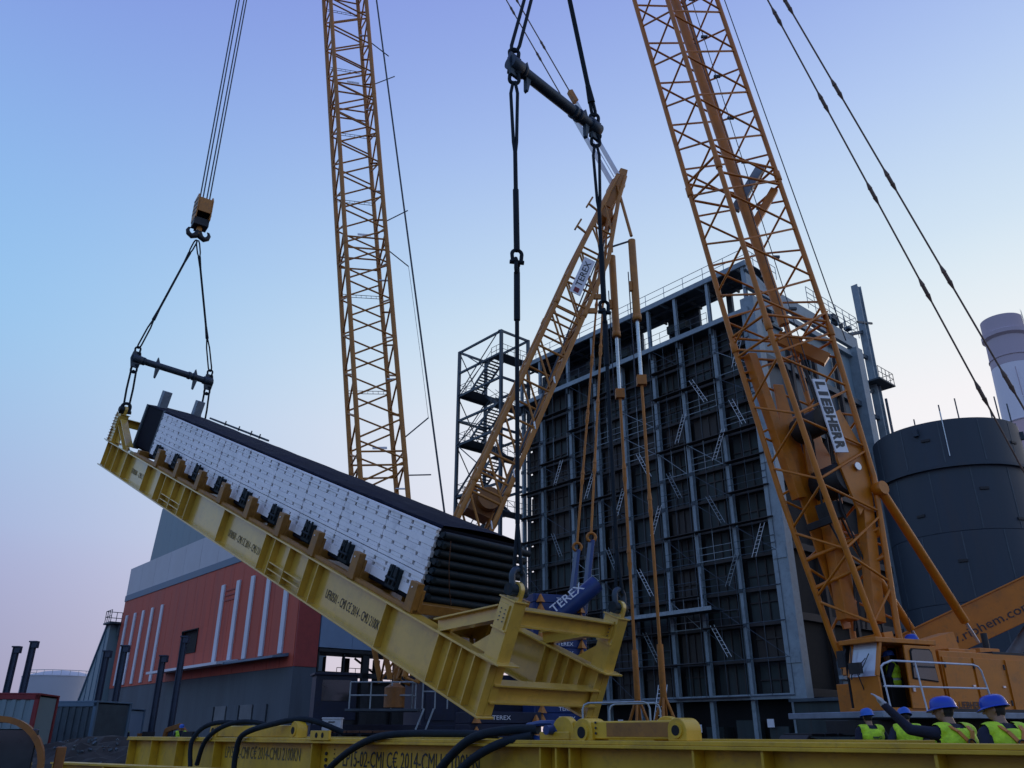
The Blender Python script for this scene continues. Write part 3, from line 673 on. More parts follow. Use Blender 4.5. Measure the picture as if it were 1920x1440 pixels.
# ---- tube bundle
TBN = thing('tube_bundle', 'long dark boiler tube bundle with white slatted side lying in the yellow frame', 'tube bundle', FP, FAX)
B0, B1, BX0, BX1 = 3.45, 24.3, .42, FW - .3
box(TBN, 'casing', ((BX0 + BX1) / 2, (B0 + B1) / 2, 1.1), (BX1 - BX0, B1 - B0, 1.74), BLACKB)
cvr = [(-.02, 1.98), (.0, 2.03), (.8, 2.10), (1.7, 2.12), (2.4, 2.10), (BX1 - BX0, 2.06), (BX1 - BX0 + .03, 1.95)]
vs = []; ny = 30
for j in range(ny + 1):
    y = B0 - .05 + (B1 - B0 + .05) * j / ny
    for i, (x, z) in enumerate(cvr): vs.append((BX0 + x, y, z + (random.uniform(-.012, .012) if 0 < i < 6 else 0)))
k = len(cvr); fs = [[j * k + i, j * k + i + 1, (j + 1) * k + i + 1, (j + 1) * k + i] for j in range(ny) for i in range(k - 1)]
raw(TBN, 'cover_sheet', vs, fs, COVER)
box(TBN, 'edge_strip', (BX1 - .02, 21.3, 2.16), (.08, 5.9, .08), STEEL_D)
for y in (19.0, 19.8, 21.0, 22.4): tube(TBN, 'bolt', (BX1 - .1, y, 2.1), (BX1 - .1, y, 2.3), .03, STEEL_D, 6)
SEAM = [3.38, 5.43, 7.48, 9.55, 11.65, 13.7, 15.75, 17.85, 19.93, 22.02]
TICK = [1.85, 1.70, 1.445, 1.20, .97, .665, .515]
XF = .27
for c in range(9):
    y0, y1 = SEAM[c] + .012, SEAM[c + 1] - .012
    edges = [1.955]
    for t in TICK: edges += [t + .045, t - .045]
    edges += [.24]
    for q in range(0, len(edges), 2):      # broad slats between the notched rows
        za, zb = edges[q + 1], edges[q]
        if zb - za < .05: continue
        zs = [(za, zb)] if abs(za - .711) > .02 else [(za, .815), (.832, zb)]
        for a, bb in zs: box(TBN, 'slat', (XF + .06 + random.uniform(-.008, .008), (y0 + y1) / 2, (a + bb) / 2), (.10, y1 - y0, bb - a - .005), PANEL, bev=.003)
    for r, t in enumerate(TICK):           # notched rows of short blocks
        n = 4; w = (y1 - y0) / n
        for q in range(n):
            up = .002 if (q + r) % 2 else -.002
            box(TBN, 'block', (XF + .065 + random.uniform(-.008, .008), y0 + w * (q + .5), t + up), (.10, w - .09, .086), PANEL, bev=.003)
tube(TBN, 'support_rail', (XF + .1, 3.4, .18), (XF + .1, 22.1, .18), .07, BLACKB, 8)
box(TBN, 'skid', (1.7, 12.8, .22), (2.7, 18.8, .12), BLACKB)
# dark clamps clutching the foot of the side
for i, y in enumerate([4.35, 6.6, 8.65, 10.75, 12.85, 14.9, 16.9, 19.0, 21.0]):
    b = MB(); b.box((XF - .05, y, .45), (.12, .42, .5)); b.box((XF - .12, y + .1, .66), (.08, .1, .16)); b.box((XF - .12, y - .12, .6), (.08, .12, .2))
    for q in (-.15, .02, .16): b.tube((XF - .15, y + q, .28), (XF - .12, y + q, .74 + random.uniform(-.04, .06)), .03, 6)
    b.tube((XF - .14, y - .2, .42), (XF - .14, y + .2, .42), .04, 6); b.build(TBN, 'clamp', PIPE, smooth=False)
# left end: dark end frame and two stub posts
box(TBN, 'end_plate', (XF + .3, 23.15, 1.05), (.06, 2.1, 1.84), COVER)
for y in (22.25, 24.3): box(TBN, 'end_post', (XF + .2, y, 1.05), (.24, .16, 1.95), STEEL_D)
for q in range(7): box(TBN, 'packing_strip', (XF + .22, 22.75 + random.uniform(-.03, .03), .45 + q * .22), (.06, .34, .12), STEEL_D)
for x in (.85, 2.35): box(TBN, 'stub_post', (x, 23.95, 2.35), (.34, .3, .85), GREYD)
# right end: stacked header pipes
for k in range(8):
    z = 1.84 - k * .215; r = .088
    h = tube(TBN, 'header_pipe', (.36, 3.22, z), (BX1 + (.16 if k == 0 else .08), 3.22, z), r, PIPE, 14)
    tube(h, 'end_cap', (.30, 3.22, z), (.36, 3.22, z), r * .8, PIPE, 14)
    b = MB()
    for q in range(12): b.tube((.55 + q * .22, 3.24, z), (.55 + q * .22, 3.52, z + .03), .025, 6)
    b.build(h, 'tube_stubs', PIPE)
for z in (1.62, 1.2, .8, .42): tube(TBN, 'elbow', (.40, 3.42, z), (.40, 3.12, z - .02), .07, PIPE, 10)
b = MB(); b.path([(.5, 3.08, 1.76), (.62, 3.02, 1.2), (.8, 2.98, .7), (1.0, 2.95, .3)], .012, 5); b.build(TBN, 'tag_line', RUST)

# ================================================================== RIGGING
def shackle(parent, c, w, h, m, ax=V((1, 0, 0)), off=V((0, 0, 0)), flip=1):
    """bow shackle hanging around c: round bow, straight legs, pin"""
    ax = V(ax).normalized(); up = UP * flip; c = V(c); b = MB(); r = w * .20
    pts = [c + ax * (w * .42) - up * (h * .5)] + [c + ax * (w * .5 * math.cos(a)) + up * (h * .12 + w * .5 * math.sin(a)) for a in [math.pi * i / 10 for i in range(11)]] + [c - ax * (w * .42) - up * (h * .5)]
    b.path(pts, r, 8); b.tube(c - ax * (w * .72) - up * (h * .5), c + ax * (w * .72) - up * (h * .5), r * 1.15, 8)
    return b.build(parent, 'shackle', m, off)
def sling(name, label, p0, p1, group, r=.035, eyes=(1.6, 1.6), spread=.13, ax=V((1, 0, 0)), m=RIG):
    """wire sling from p0 (top) to p1: spliced eyes opening into two strands at both ends"""
    p0 = V(p0); p1 = V(p1); d = (p1 - p0); L = d.length; d.normalize(); ax = (V(ax) - d * V(ax).dot(d)).normalized()
    t = thing(name, label, 'sling', p1, group=group); off = p1
    a = p0 + d * eyes[0]; c = p1 - d * eyes[1]
    MB().tube(a, c, r * 1.25, 8).build(t, 'sling_body', m, off)
    for q, e, far, sg in ((p0, a, eyes[0], 1), (p1, c, eyes[1], -1)):
        dd = d * sg
        pts = [e, e - dd * (far * .35) + ax * (spread * .5), q + dd * spread * 1.2 + ax * spread * .55, q + ax * (spread * .35), q - dd * .02, q - ax * (spread * .35), q + dd * spread * 1.2 - ax * spread * .55, e - dd * (far * .35) - ax * (spread * .5), e]
        MB().path(pts, r * .85, 8).build(t, 'sling_eye', m, off)
        MB().tube(e - dd * .15, e + dd * .45, r * 1.9, 10, r * 1.3).build(t, 'ferrule', m, off)
    return t
def spreader(label, p, q, r, fins, big):
    t = thing('spreader_beam', label, 'spreader beam', p); off = V(p); p = V(p); q = V(q); d = (q - p).normalized()
    tube(t, 'pipe', p + d * .12, q - d * .12, r, RIG_P, 18, off)
    for e, s in ((p, 1), (q, -1)):
        hd = tube(t, 'end_head', e - d * s * .16 , e + d * s * .26, r * 1.28, RIG_P, 18, off)
        x = extrude(t, 'end_plate', [(-.16, -.42), (.16, -.42), (.24, 0), (.16, .36), (-.16, .36), (-.24, 0)], e, d, UP, .09, RIG_P, off, bev=.01)
    for f, s in fins:
        c = p.lerp(q, f)
        extrude(t, 'fin', [(-.02, 0), (.16, 0), (.04, -.5), (-.02, -.45)], c - UP * (r * .9), d, UP, .12, RIG_P, off)
        extrude(t, 'fin', [(-.04, 0), (.12, 0), (.02, .26)], c + UP * (r * .9), d, UP, .12, RIG_P, off)
    for f in (.1, .72, .78): 
        c = p.lerp(q, f); tube(t, 'collar', c - d * .05, c + d * .05, r * 1.22, RIG_P, 18, off)
    return t
LUG_L = [fw(0, FL - .3, 1.5), fw(FW, FL - .3, 1.5)]; LUG_R = [fw(0, .12, 1.5), fw(FW, .12, 1.5)]
AXB = FB
# upper left spreader
SPL = [LUG_L[0] + V((0, 0, 2.42)), LUG_L[1] + V((0, 0, 2.42))]
spreader('dark spreader bar over the raised left end of the yellow frame', SPL[0], SPL[1], .15, ((.27, 1), (.79, 1)), False)
HOOK = V((-15.68, 33.944, 24.05))
sl_g = 'lifting slings of the left hook'
for k in (0, 1):
    e = SPL[k]; tp = HOOK + (SPL[k] - HOOK).normalized() * .15
    sling('lifting_sling', ('left' if k == 0 else 'right') + ' sloping black sling from the striped hook block to the spreader bar', tp, e + V((0, 0, .55)), sl_g, .042, (1.0, 1.8), .14, V((1, 0, 0)))
    s = thing('lower_sling', ('left' if k == 0 else 'right') + ' short doubled black sling under the left spreader bar', 'sling', LUG_L[k], group='short slings under the left spreader bar')
    shackle(s, e + V((0, 0, .45)), .22, .34, RIG, V((1, .3, 0)), LUG_L[k])
    shackle(s, e - V((0, 0, .5)), .24, .4, RIG, V((1, .3, 0)), LUG_L[k], -1)
    top = e - V((0, 0, .62)); bot = LUG_L[k] + V((0, 0, .1)); ax = V((1, .2, 0)).normalized() * .11
    MB().path([top + ax, top.lerp(bot, .5) + ax * 1.2, bot + ax, bot - V((0, 0, .12)), bot - ax, top.lerp(bot, .5) - ax * 1.2, top - ax, top + V((0, 0, .05))], .045, 8, True).build(s, 'sling_loop', RIG, LUG_L[k])
    shackle(s, LUG_L[k] + V((0, 0, .05)), .34, .4, RIG, V((1, .3, 0)), LUG_L[k])
def hook_block(label, c, yaw, top, ropes):
    """two striped cheek plates, sheaves between, ramshorn hook, falls of rope going up to 'top'"""
    c = V(c); t = thing('hook_block', label, 'hook block', c, Euler((0, 0, yaw)).to_matrix())
    z0 = .95
    for s in (-1, 1):
        x = s * .34
        ck = extrude(t, 'cheek_plate', [(-.42, .0), (.42, .0), (.5, .5), (.5, 1.15), (.32, 1.42), (-.32, 1.42), (-.5, 1.15), (-.5, .5)], (x, 0, z0), (0, 1, 0), (0, 0, 1), .06, O_TEREX, bev=.01)
        for k in range(4): bar(ck, 'stripe', (x + s * .036, -.44, z0 + .25 + k * .27), (x + s * .036, .44, z0 + .5 + k * .27), .012, .1, DARK, up=V((0, 0, 1)))
    for x in (-.2, 0, .2): tube(t, 'sheave', (x - .06, 0, z0 + .8), (x + .06, 0, z0 + .8), .5, DARK, 24)
    for s in (-1, 1): box(t, 'side_cover', (0, s * .47, z0 + .75), (.6, .06, .8), O_TEREX)
    box(t, 'crosshead', (0, 0, z0 - .12), (.72, .6, .42), DARK)
    box(t, 'weight_plate', (0, .3, z0 - .1), (.4, .12, .6), DARK)
    tube(t, 'shank', (0, 0, .2), (0, 0, z0 - .2), .14, O_TEREX, 14)
    b = MB()
    for s in (-1, 1):
        pts = [(0, 0, .36), (s * .12, 0, .12), (s * .30, 0, .02), (s * .46, 0, .12), (s * .52, 0, .30), (s * .47, 0, .44), (s * .40, 0, .48)]
        b.path([V(p) for p in pts], [.15, .15, .14, .12, .09, .06, .03], 10)
    b.build(t, 'ramshorn_hook', DARK)
    Mi = t.matrix_basis.inverted()
    for (x, y), q in zip(((-.28, -.3), (-.14, -.3), (.14, .25), (.28, .25)), ropes): tube(t, 'rope', (x, y, z0 + .8), Mi @ V(q), .034, ROPE, 6)
    tube(t, 'limit_wire', (.1, .55, z0 + .2), (.16, .6, z0 + 1.5), .012, ROPE, 5)
    return t
hook_block('amber and black striped hook block with double hook, hanging at upper left', HOOK, R(35), None, [(-15.9, 33.7, 80), (-15.75, 33.7, 80), (-15.45, 34.1, 80), (-15.3, 34.1, 80)])
# right spreader and its long slings
SPR = [V((LUG_R[0].x - .06, LUG_R[0].y, 18.1)), V((LUG_R[1].x, LUG_R[1].y, 18.1))]
spreader('long dark spreader pipe with pointed fins at top centre', SPR[0], SPR[1], .165, ((.13, 1), (.86, 1)), True)
APEX = V((1.27, 17.92, 25.9))
for k in (0, 1):
    sd_ = 'left' if k == 0 else 'right'
    sling('top_sling', sd_ + ' sloping black sling above the long spreader pipe', APEX + (SPR[k] - APEX).normalized() * .3, SPR[k] + V((0, 0, .5)), 'slings above the long spreader', .06, (1.5, 4.2 if k == 0 else .6), .2 if k == 0 else .1)
    s = thing('hanging_sling', sd_ + ' long vertical black sling down to the low end of the yellow frame', 'sling', LUG_R[k], group='long slings to the low end of the frame')
    off = LUG_R[k]; e = SPR[k]; zj = 11.85
    shackle(s, e + V((0, 0, .38)), .26, .42, RIG, V((1, .2, 0)), off); shackle(s, e - V((0, 0, .48)), .26, .42, RIG, V((1, .2, 0)), off, -1)
    top = e - V((0, 0, .7)); mid = V((LUG_R[k].x, LUG_R[k].y, zj)); ax = V((.09, 0, 0))
    MB().path([top + ax * .3 + V((0, 0, .1)), top + ax - V((0, 0, .3)), top.lerp(mid, .35) + ax * .45, top.lerp(mid, .42)], .045, 8).build(s, 'sling_eye', RIG, off)
    MB().path([top - ax * .3 + V((0, 0, .1)), top - ax - V((0, 0, .3)), top.lerp(mid, .35) - ax * .45, top.lerp(mid, .42)], .045, 8).build(s, 'sling_eye', RIG, off)
    tube(s, 'sling_body', top.lerp(mid, .40), mid + V((0, 0, .3)), .055, RIG, 8, off); tube(s, 'sleeve', top.lerp(mid, .62), mid + V((0, 0, .3)), .075, RIG, 10, off)
    shackle(s, mid + V((0, 0, .16)), .24, .36, RIG, V((1, .2, 0)), off); shackle(s, mid - V((0, 0, .2)), .24, .36, RIG, V((.2, 1, 0)), off, -1)
    low = LUG_R[k] + V((0, 0, .12))
    tube(s, 'sling_strand', mid - V((0, 0, .3)), low + V((0, 0, 1.2)), .05, RIG, 8, off)
    for q in (-1, 1): tube(s, 'sling_strand', low + V((0, 0, 1.25)), low + V((q * .08, 0, .15)), .04, RIG, 8, off)
    tube(s, 'sleeve', mid - V((0, 0, 1.6)), mid - V((0, 0, .3)), .075, RIG, 10, off)
    shackle(s, low + V((0, 0, .02)), .34, .5, RIG_P, FB, off)

# ================================================================== LATTICE BOOMS
def lattice(T, off, F0, u, w, e, prof, rc, rb, half, m, names=('chord', 'brace'), faces='nfab', phase=None, straight=False, L0=0., L1=None, rung=None):
    """four-chord lattice: prof = [(L, halfwidth w, half depth e, centre shift e)]; each chord and each brace an object"""
    F0, u, w, e = V(F0), V(u).normalized(), V(w).normalized(), V(e).normalized()
    def at(L, i, j):
        for (a, b) in zip(prof[:-1], prof[1:]):
            if L <= b[0] or b is prof[-1]:
                f = min(1, max(0, (L - a[0]) / (b[0] - a[0]))); hw, he, s = [a[k] + (b[k] - a[k]) * f for k in (1, 2, 3)]
                return F0 + u * L + w * (hw * i) + e * (he * j + s)
    LE = prof[-1][0] if L1 is None else L1
    for i in (-1, 1):
        for j in (-1, 1):
            MB().path([at(p[0], i, j) for p in prof], rc, 12).build(T, names[0], m, off)
    F = {'n': ((1, -1), (1, 1)), 'f': ((-1, -1), (-1, 1)), 'a': ((-1, -1), (1, -1)), 'b': ((-1, 1), (1, 1))}
    n = int((LE - L0) / half)
    for f in faces:
        p, q = F[f]; ph = (phase or {}).get(f, 0)
        for k in range(n):
            La = L0 + k * half; Lb = La + half
            if straight and (f in straight):
                if k % 2 == 0:
                    tube(T, 'strut', at(La, *p), at(La, *q), rb * 1.1, m, 8, off)
                    if k + 2 <= n: tube(T, names[1], at(La + .06, *q), at(La + 2 * half - .06, *p), rb, m, 8, off)
                continue
            if (k + ph) % 2 == 0: tube(T, names[1], at(La + .07, *p), at(Lb - .07, *q), rb, m, 8, off)
            else: tube(T, names[1], at(La + .07, *q), at(Lb - .07, *p), rb, m, 8, off)
    return at
def joint_frame(T, at, L, m, off, r=.05):
    for d in (-.35, .35):
        c = [at(L + d, i, j) for i, j in ((-1, -1), (1, -1), (1, 1), (-1, 1))]
        for k in range(4): tube(T, 'joint_strut', c[k], c[(k + 1) % 4], r, m, 8, off)
    for i in (-1, 1):
        for j in (-1, 1): tube(T, 'joint_sleeve', at(L - .18, i, j), at(L + .18, i, j), r * 2.6, m, 10, off)
def pendant(T, off, p0, p1, r, m, seg, joint=(.1, .5), name='pendant'):
    """jointed pendant bars with eye links between"""
    p0 = V(p0); p1 = V(p1); d = p1 - p0; L = d.length; d.normalize(); n = max(1, round(L / seg)); s = L / n
    for k in range(n):
        b = tube(T, name, p0 + d * (k * s + (joint[1] / 2 if k else 0)), p0 + d * ((k + 1) * s - (joint[1] / 2 if k < n - 1 else 0)), r, m, 8, off)
        if k:
            a = p0 + d * (k * s); bb = MB()
            bb.tube(a - d * joint[1] * .9, a - d * joint[1] * .35, r, 8, joint[0]); bb.tube(a + d * joint[1] * .35, a + d * joint[1] * .9, joint[0], 8, r)
            bb.tube(a - d * joint[1] * .36, a + d * joint[1] * .36, joint[0] * .8, 8)
            bb.build(b, 'link', m, off)

# ------------------------------------------------------------------ blue and amber crawler crane (behind the bundle)
TXB = V((-4.9, 38.4, 0)); TE = V((.935, .354, 0)).normalized(); TWv = V((.354, -.935, 0)).normalized(); TAX = axes(TE, -TWv, UP)
TX = thing('blue_crawler_crane', 'blue and amber crawler crane with upright lattice boom and leaning back mast', 'crane', TXB)
off = TXB
bF, bu, bw, be = V((-5.3905, 38.8, 3.6)), V((-.1301, -.0244, .9912)), V((.3513, -.936, .0231)), V((.9272, .3513, .1303))
at_b = lattice(TX, off, bF, bu, bw, be, [(0, 1.0, .35, 0), (6, 1.09, 1.13, 0), (70, 1.09, 1.13, 0), (77, .8, .4, 0)], .125, .05, 1.12, O_TEREX)
for L in (10.2, 22.5, 33.2, 43.0, 52.6, 62): joint_frame(TX, at_b, L, O_TEREX, off)
for L in (14.5, 20.3, 26.6, 31.5, 36.6, 41.5):
    b = MB()
    for q in (0, .16): b.tube(at_b(L + q, -1, -1), at_b(L + q, -1, 1), .018, 5)
    for k in range(9): b.tube(at_b(L, -1, -1).lerp(at_b(L, -1, 1), k / 8), at_b(L + .16, -1, -1).lerp(at_b(L + .16, -1, 1), k / 8), .012, 5)
    b.build(TX, 'cable_tray', STEEL_D, off)
for L in (10.6, 22.9, 33.6, 43.4):
    a, c = at_b(L + .12, 1, -1), at_b(L + .12, 1, 1); bar(TX, 'number_plate', a.lerp(c, .3), a.lerp(c, .62), .03, .12, SIGNW, UP, off)
for L, s in ((9.3, 0), (11.2, -1.6), (22.2, 1.4), (24.0, -1.3), (33.8, -1.3), (37.2, 1.3), (41.8, -1.2), (45, 1.2)):
    a = at_b(L, 1, 1); tube(TX, 'sheave_peg', a, a + be * 1.25 + UP * (-s * .7), .035, STEEL_D, 6, off)
for L in range(9, 48, 2): 
    a = at_b(L, -1, 1).lerp(at_b(L, 1, 1), .4); box(TX, 'walkway_step', a, (.5, .12, .06), SILVER if L % 3 == 0 else O_TEREX, off=off)
tube(TX, 'boom_rope', (-3.15, 38.5, 10.4), (-9.0, 37.4, 46.5), .05, ROPE, 6, off); tube(TX, 'boom_rope', (-9.0, 37.4, 46.5), (-13.6, 36.6, 78), .05, ROPE, 6, off)
MB().path([at_b(11.2, 1, 1) + be * 1.25 + UP * 1.1, at_b(16, 1, 1) + be * 1.3, at_b(22.2, 1, 1) + be * 1.25 - UP], .012, 5).build(TX, 'signal_wire', ROPE, off)
# access railing at the boom foot
railing(TX, [(-4.9, 38.0, 9.9), (-4.0, 38.2, 9.7), (-3.3, 38.4, 9.6)], SCAF, 1.5, .4, .035, off)
box(TX, 'foot_platform', (-4.2, 38.3, 9.6), (2.2, 1.4, .1), STEEL_D, off=off)
# mast
mF, mu, mw, me_ = V((-4.8321, 38.0, 3.6)), V((.3751, .0827, .9233)), V((.2318, -.9727, -.0071)), V((.8975, .2167, -.3841))
at_m = lattice(TX, off, mF, mu, mw, me_, [(0, 1.2, .3, .2), (4.5, 1.3, .84, .0), (24.6, 1.3, .84, 0), (29.2, .8, .36, -.32), (31.4, .45, .22, -.36)], .125, .06, 1.1, O_TEREX, names=('mast_chord', 'mast_brace'), straight='nf', phase={'b': 1}, L1=29)
for L in (9.5, 20.6): joint_frame(TX, at_m, L, O_TEREX, off, .06)
hd = extrude(TX, 'mast_head', [(-.34, -2.5), (.2, -2.5), (.34, -1.6), (.32, 0), (.2, .75), (-.25, .65), (-.4, -1.2)], at_m(31.2, 0, 0) + mw * .42, me_, mu, .12, O_TEREX, off, bev=.02)
hd2 = extrude(TX, 'mast_head', [(-.34, -2.5), (.2, -2.5), (.34, -1.6), (.32, 0), (.2, .75), (-.25, .65), (-.4, -1.2)], at_m(31.2, 0, 0) - mw * .42, me_, mu, .12, O_TEREX, off, bev=.02)
for L, sz in ((30.6, .45), (28.2, .34)): tube(TX, 'head_sheave', at_m(L, 0, 0) - mw * .5, at_m(L, 0, 0) + mw * .5, sz, O_TEREX, 20, off)
for L in (25.6, 27.6):
    a = at_m(L, 1, -1); h = bar(TX, 'rope_guide', a, a - me_ * .75 + mu * .2, .1, .12, O_TEREX, mw, off); bar(TX, 'guide_horn', a - me_ * .78 - mu * .1, a - me_ * .7 + mu * .75, .1, .16, O_TEREX, mw, off)
for L in (21.0, 22.0): box(TX, 'mast_bracket', at_m(L, 1, 1) + me_ * .3, (.5, .15, .3), O_TEREX, off=off)
for L in (7.5, 10.3, 13.1, 15.9): bar(TX, 'step_plate', at_m(L, 1, 1) + mw * .12, at_m(L + .35, 1, 1) + mw * .12 - me_ * .2, .05, .14, SILVER, mw, off)
sg = extrude(TX, 'name_board', [(-.33, -1.25), (.33, -1.25), (.33, 1.25), (-.33, 1.25)], at_m(22.7, 1, 0) + mw * .1 - me_ * .12, me_, mu, .04, SIGNW, off)
o_ = at_m(22.7, 1, 0) + mw * .1 - me_ * .12
text(sg, 'lettering', 'TEREX', o_ + mw * .028 + me_ * .17 - mu * .72, mu, -me_, .36, 1.75, LETTER, off)
box(sg, 'emblem', o_ + mw * .025 - mu * 1.0, (.3, .3, .02), REDC, axes(mu, -me_, mw), off=off)
for k in range(5):     # ropes lacing down the mast
    tube(TX, 'mast_rope', at_m(6, .3 - .15 * k, .9) + me_ * .15, at_m(28, .3 - .1 * k, .9) + me_ * .1, .015, ROPE, 5, off)
b = MB(); b.box(at_m(8.6, 0, 0), (1.2, 1.4, .9), axes(me_, mw, mu)); b.tube(at_m(8.9, -1, .2), at_m(8.9, 1, .2), .55, 16); b.build(TX, 'mast_winch', MESHY, off)
# pendants from mast head up to boom head
MH = at_m(31.0, 0, 0); BH = V((-15.5, 36.9, 80.6)); dp = (BH - MH)
for s in (-.5, .5):
    a = MH + mw * s
    bar(TX, 'pendant_plate', a + dp * .005, a + dp * .115, .06, .36, SILVER, mw, off)
    box(TX, 'pendant_yoke', a + dp * .125, (.3, .35, .9), O_TEREX, dirmat(dp, mw), off=off)
    pendant(TX, off, a + dp * .13, BH + mw * s, .04, PEND, 4.2, (.09, .5))
for s in (-.25, .05, .3): tube(TX, 'luffing_rope', MH + mw * s + dp * .01, MH + mw * s + dp * .12, .03, SILVER, 6, off)
# hanging superlift pendants: cylinder, rod, bars, splayed foot
for (x, y), (zt, zc, zr), s in (((6.1, 42.0), (28.1, 22.7, 18.9), -1), ((6.88, 39.2), (27.4, 22.3, 18.5), 1)):
    tube(TX, 'link_bar', MH + mw * s * .5 - mu * .6, (x, y, zt + .3), .09, O_TEREX, 8, off)
    tube(TX, 'link_bar', at_m(25.5, s, 1) , (x, y, zt), .06, STEEL_D, 8, off)
    c = tube(TX, 'superlift_cylinder', (x, y, zc), (x, y, zt), .215, O_TEREX, 16, off)
    tube(c, 'cylinder_collar', (x, y, zc - .1), (x, y, zc + .25), .25, O_TEREX, 16, off); box(c, 'valve_block', V((x - .25, y - .1, zc + 2)), (.15, .2, .6), O_TEREX, off=off)
    tube(c, 'piston_rod', (x, y, zr + .3), (x, y, zc), .095, SILVER, 12, off); tube(c, 'hose', (x - .32, y, zr), (x - .32, y, zc + 3), .03, NAVY, 6, off)
    box(TX, 'rod_clevis', (x, y, zr + .1), (.5, .4, .55), O_RIG, off=off)
    pendant(TX, off, (x, y, zr), (x, y, 5.2), .08, O_RIG, 5.4, (.13, .7), 'superlift_pendant')
    tube(TX, 'superlift_pendant', (x, y, 2.9), (x, y, 5.2), .15, O_RIG, 10, off)
    for dx, dy in ((-.85, .3), (.85, -.3), (-.3, -.7), (.3, .7)): tube(TX, 'tray_leg', (x, y, 3.1), (x + dx, y + dy, .7), .07, O_RIG, 8, off)
    box(TX, 'ballast_tray', (x, y, .45), (2.4, 2.4, .5), DARK, off=off)
# back pendants to the rear counterweight
for (x, y, z), s in (((3.2, 39.4, 10.0), -1), ((3.72, 37.5, 10.05), 1)):
    pendant(TX, off, MH + mw * s * .35 - mu * 2.2, (x, y, z), .06, O_RIG, 3.4, (.11, .5), 'back_pendant')
    b = MB(); b.path(ring((x, y, z - .22), V((1, 0, 0)), UP, .2, 14, closed=True), .07, 8, True); b.build(TX, 'pendant_eye', O_RIG, off)
    bar(TX, 'blue_link', (x, y, z - .4), (x - .55, y - .7, 6.2), .16, .42, BLUE, TWv, off)
tube(TX, 'blue_arm', (1.9, 36.05, 5.95), (3.75, 36.25, 7.5), .38, BLUE, 14, off)
text(TX, 'lettering', 'TEREX', (1.8, 35.5, 6.1), V((1.0, .1, .8)), V((-.8, 0, 1.0)), .34, 1.75, LETTER_W, off)
# counterweight slabs with their lifting horns
CW = V((1.85, 36.7, 0))
for k in range(14):
    z = 6.8 - k * .37
    sl = box(TX, 'counterweight_slab', CW + UP * z, (2.5, 1.3, .35), BLUE, TAX, off)
    f = CW + UP * (z - .1) + TWv * .66
    text(sl, 'lettering', 'TEREX', f - TE * .15, TE, UP, .15, .75, LETTER_W, off)
    for s in (-1, 1):
        b = MB(); p = f + TE * (s * .95) + TWv * .12; b.tube(p - UP * .1, p + UP * .24, .2, 4, .03); b.build(sl, 'lifting_horn', O_RIG, off, smooth=False)
    box(sl, 'end_pocket', CW + UP * z - TE * 1.0 + TWv * .67, (.3, .06, .28), BLUE, TAX, off)
CW2 = V((-.55, 33.9, 0))
for k in range(4):
    z = 1.95 - k * .42; sl = box(TX, 'carbody_slab', CW2 + UP * z, (2.9, 1.8, .4), NAVY, TAX, off)
    text(sl, 'lettering', 'TEREX', CW2 + UP * (z - .08) + TWv * .91 - TE * .55, TE, UP, .15, .75, LETTER_W, off)
    for s in (-1, 1):
        b = MB(); p = CW2 + UP * (z - .1) + TE * (s * 1.2) + TWv * 1.0; b.tube(p - UP * .1, p + UP * .2, .18, 4, .03); b.build(sl, 'lifting_horn', O_RIG, off, smooth=False)
# superstructure
bd = box(TX, 'machine_house', TXB + TE * 3.8 + UP * 2.75, (6.6, 3.2, 2.1), NAVY, TAX, off)
box(TX, 'slewing_deck', TXB + TE * .6 + UP * 1.55, (9.5, 3.8, .35), NAVY, TAX, off)
for q in (1.3, 2.8, 4.3, 5.8): box(bd, 'side_door', TXB + TE * q + TWv * 1.62 + UP * 2.75, (1.3, .06, 1.7), NAVY, TAX, off)
for q in (3.0, 4.1): box(bd, 'notice', TXB + TE * q + TWv * 1.67 + UP * 3.1, (.5, .02, .42), SIGNW, TAX, off)
box(bd, 'notice', TXB + TE * 6.1 + TWv * 1.67 + UP * 2.9, (.6, .02, .5), SIGNW, TAX, off); box(bd, 'yellow_plate', TXB + TE * 6.2 + TWv * 1.67 + UP * 2.1, (.7, .02, .25), Y_BRACK, TAX, off)
cabx = TXB - TE * 2.6 - TWv * 2.6
cb = box(TX, 'cab', cabx + UP * 2.9, (1.9, 1.3, 1.9), NAVY, TAX, off); box(cb, 'side_window', cabx + TWv * .66 + UP * 3.2, (1.3, .04, .9), GLASSD, TAX, off); box(cb, 'roof', cabx + UP * 3.9, (2.1, 1.5, .1), NAVY, TAX, off)
dk = box(TX, 'service_deck', (-5.2, 35.2, 2.25), (2.9, 1.4, .1), STEEL_D, off=off)
railing(dk, [(-6.5, 34.6, 2.3), (-4.0, 34.6, 2.3), (-4.0, 35.8, 2.3)], SCAF, 1.0, .9, .03, off)
railing(dk, [(-3.6, 34.8, 2.3), (-2.6, 34.8, 2.3)], SCAF, 1.3, .5, .03, off)
tk = MB(); tk.tube((-4.75, 34.9, 2.35), (-4.75, 34.9, 3.1), .42, 14); tk.tube((-4.75, 34.9, 3.1), (-4.75, 34.9, 3.3), .42, 14, .1); tk.build(dk, 'orange_drum', MESHY, off)
bar(TX, 'ladder_rail', (-4.2, 34.2, .4), (-3.5, 34.5, 2.3), .06, .06, SCAF, off=off); bar(TX, 'ladder_rail', (-3.8, 34.1, .4), (-3.1, 34.4, 2.3), .06, .06, SCAF, off=off)
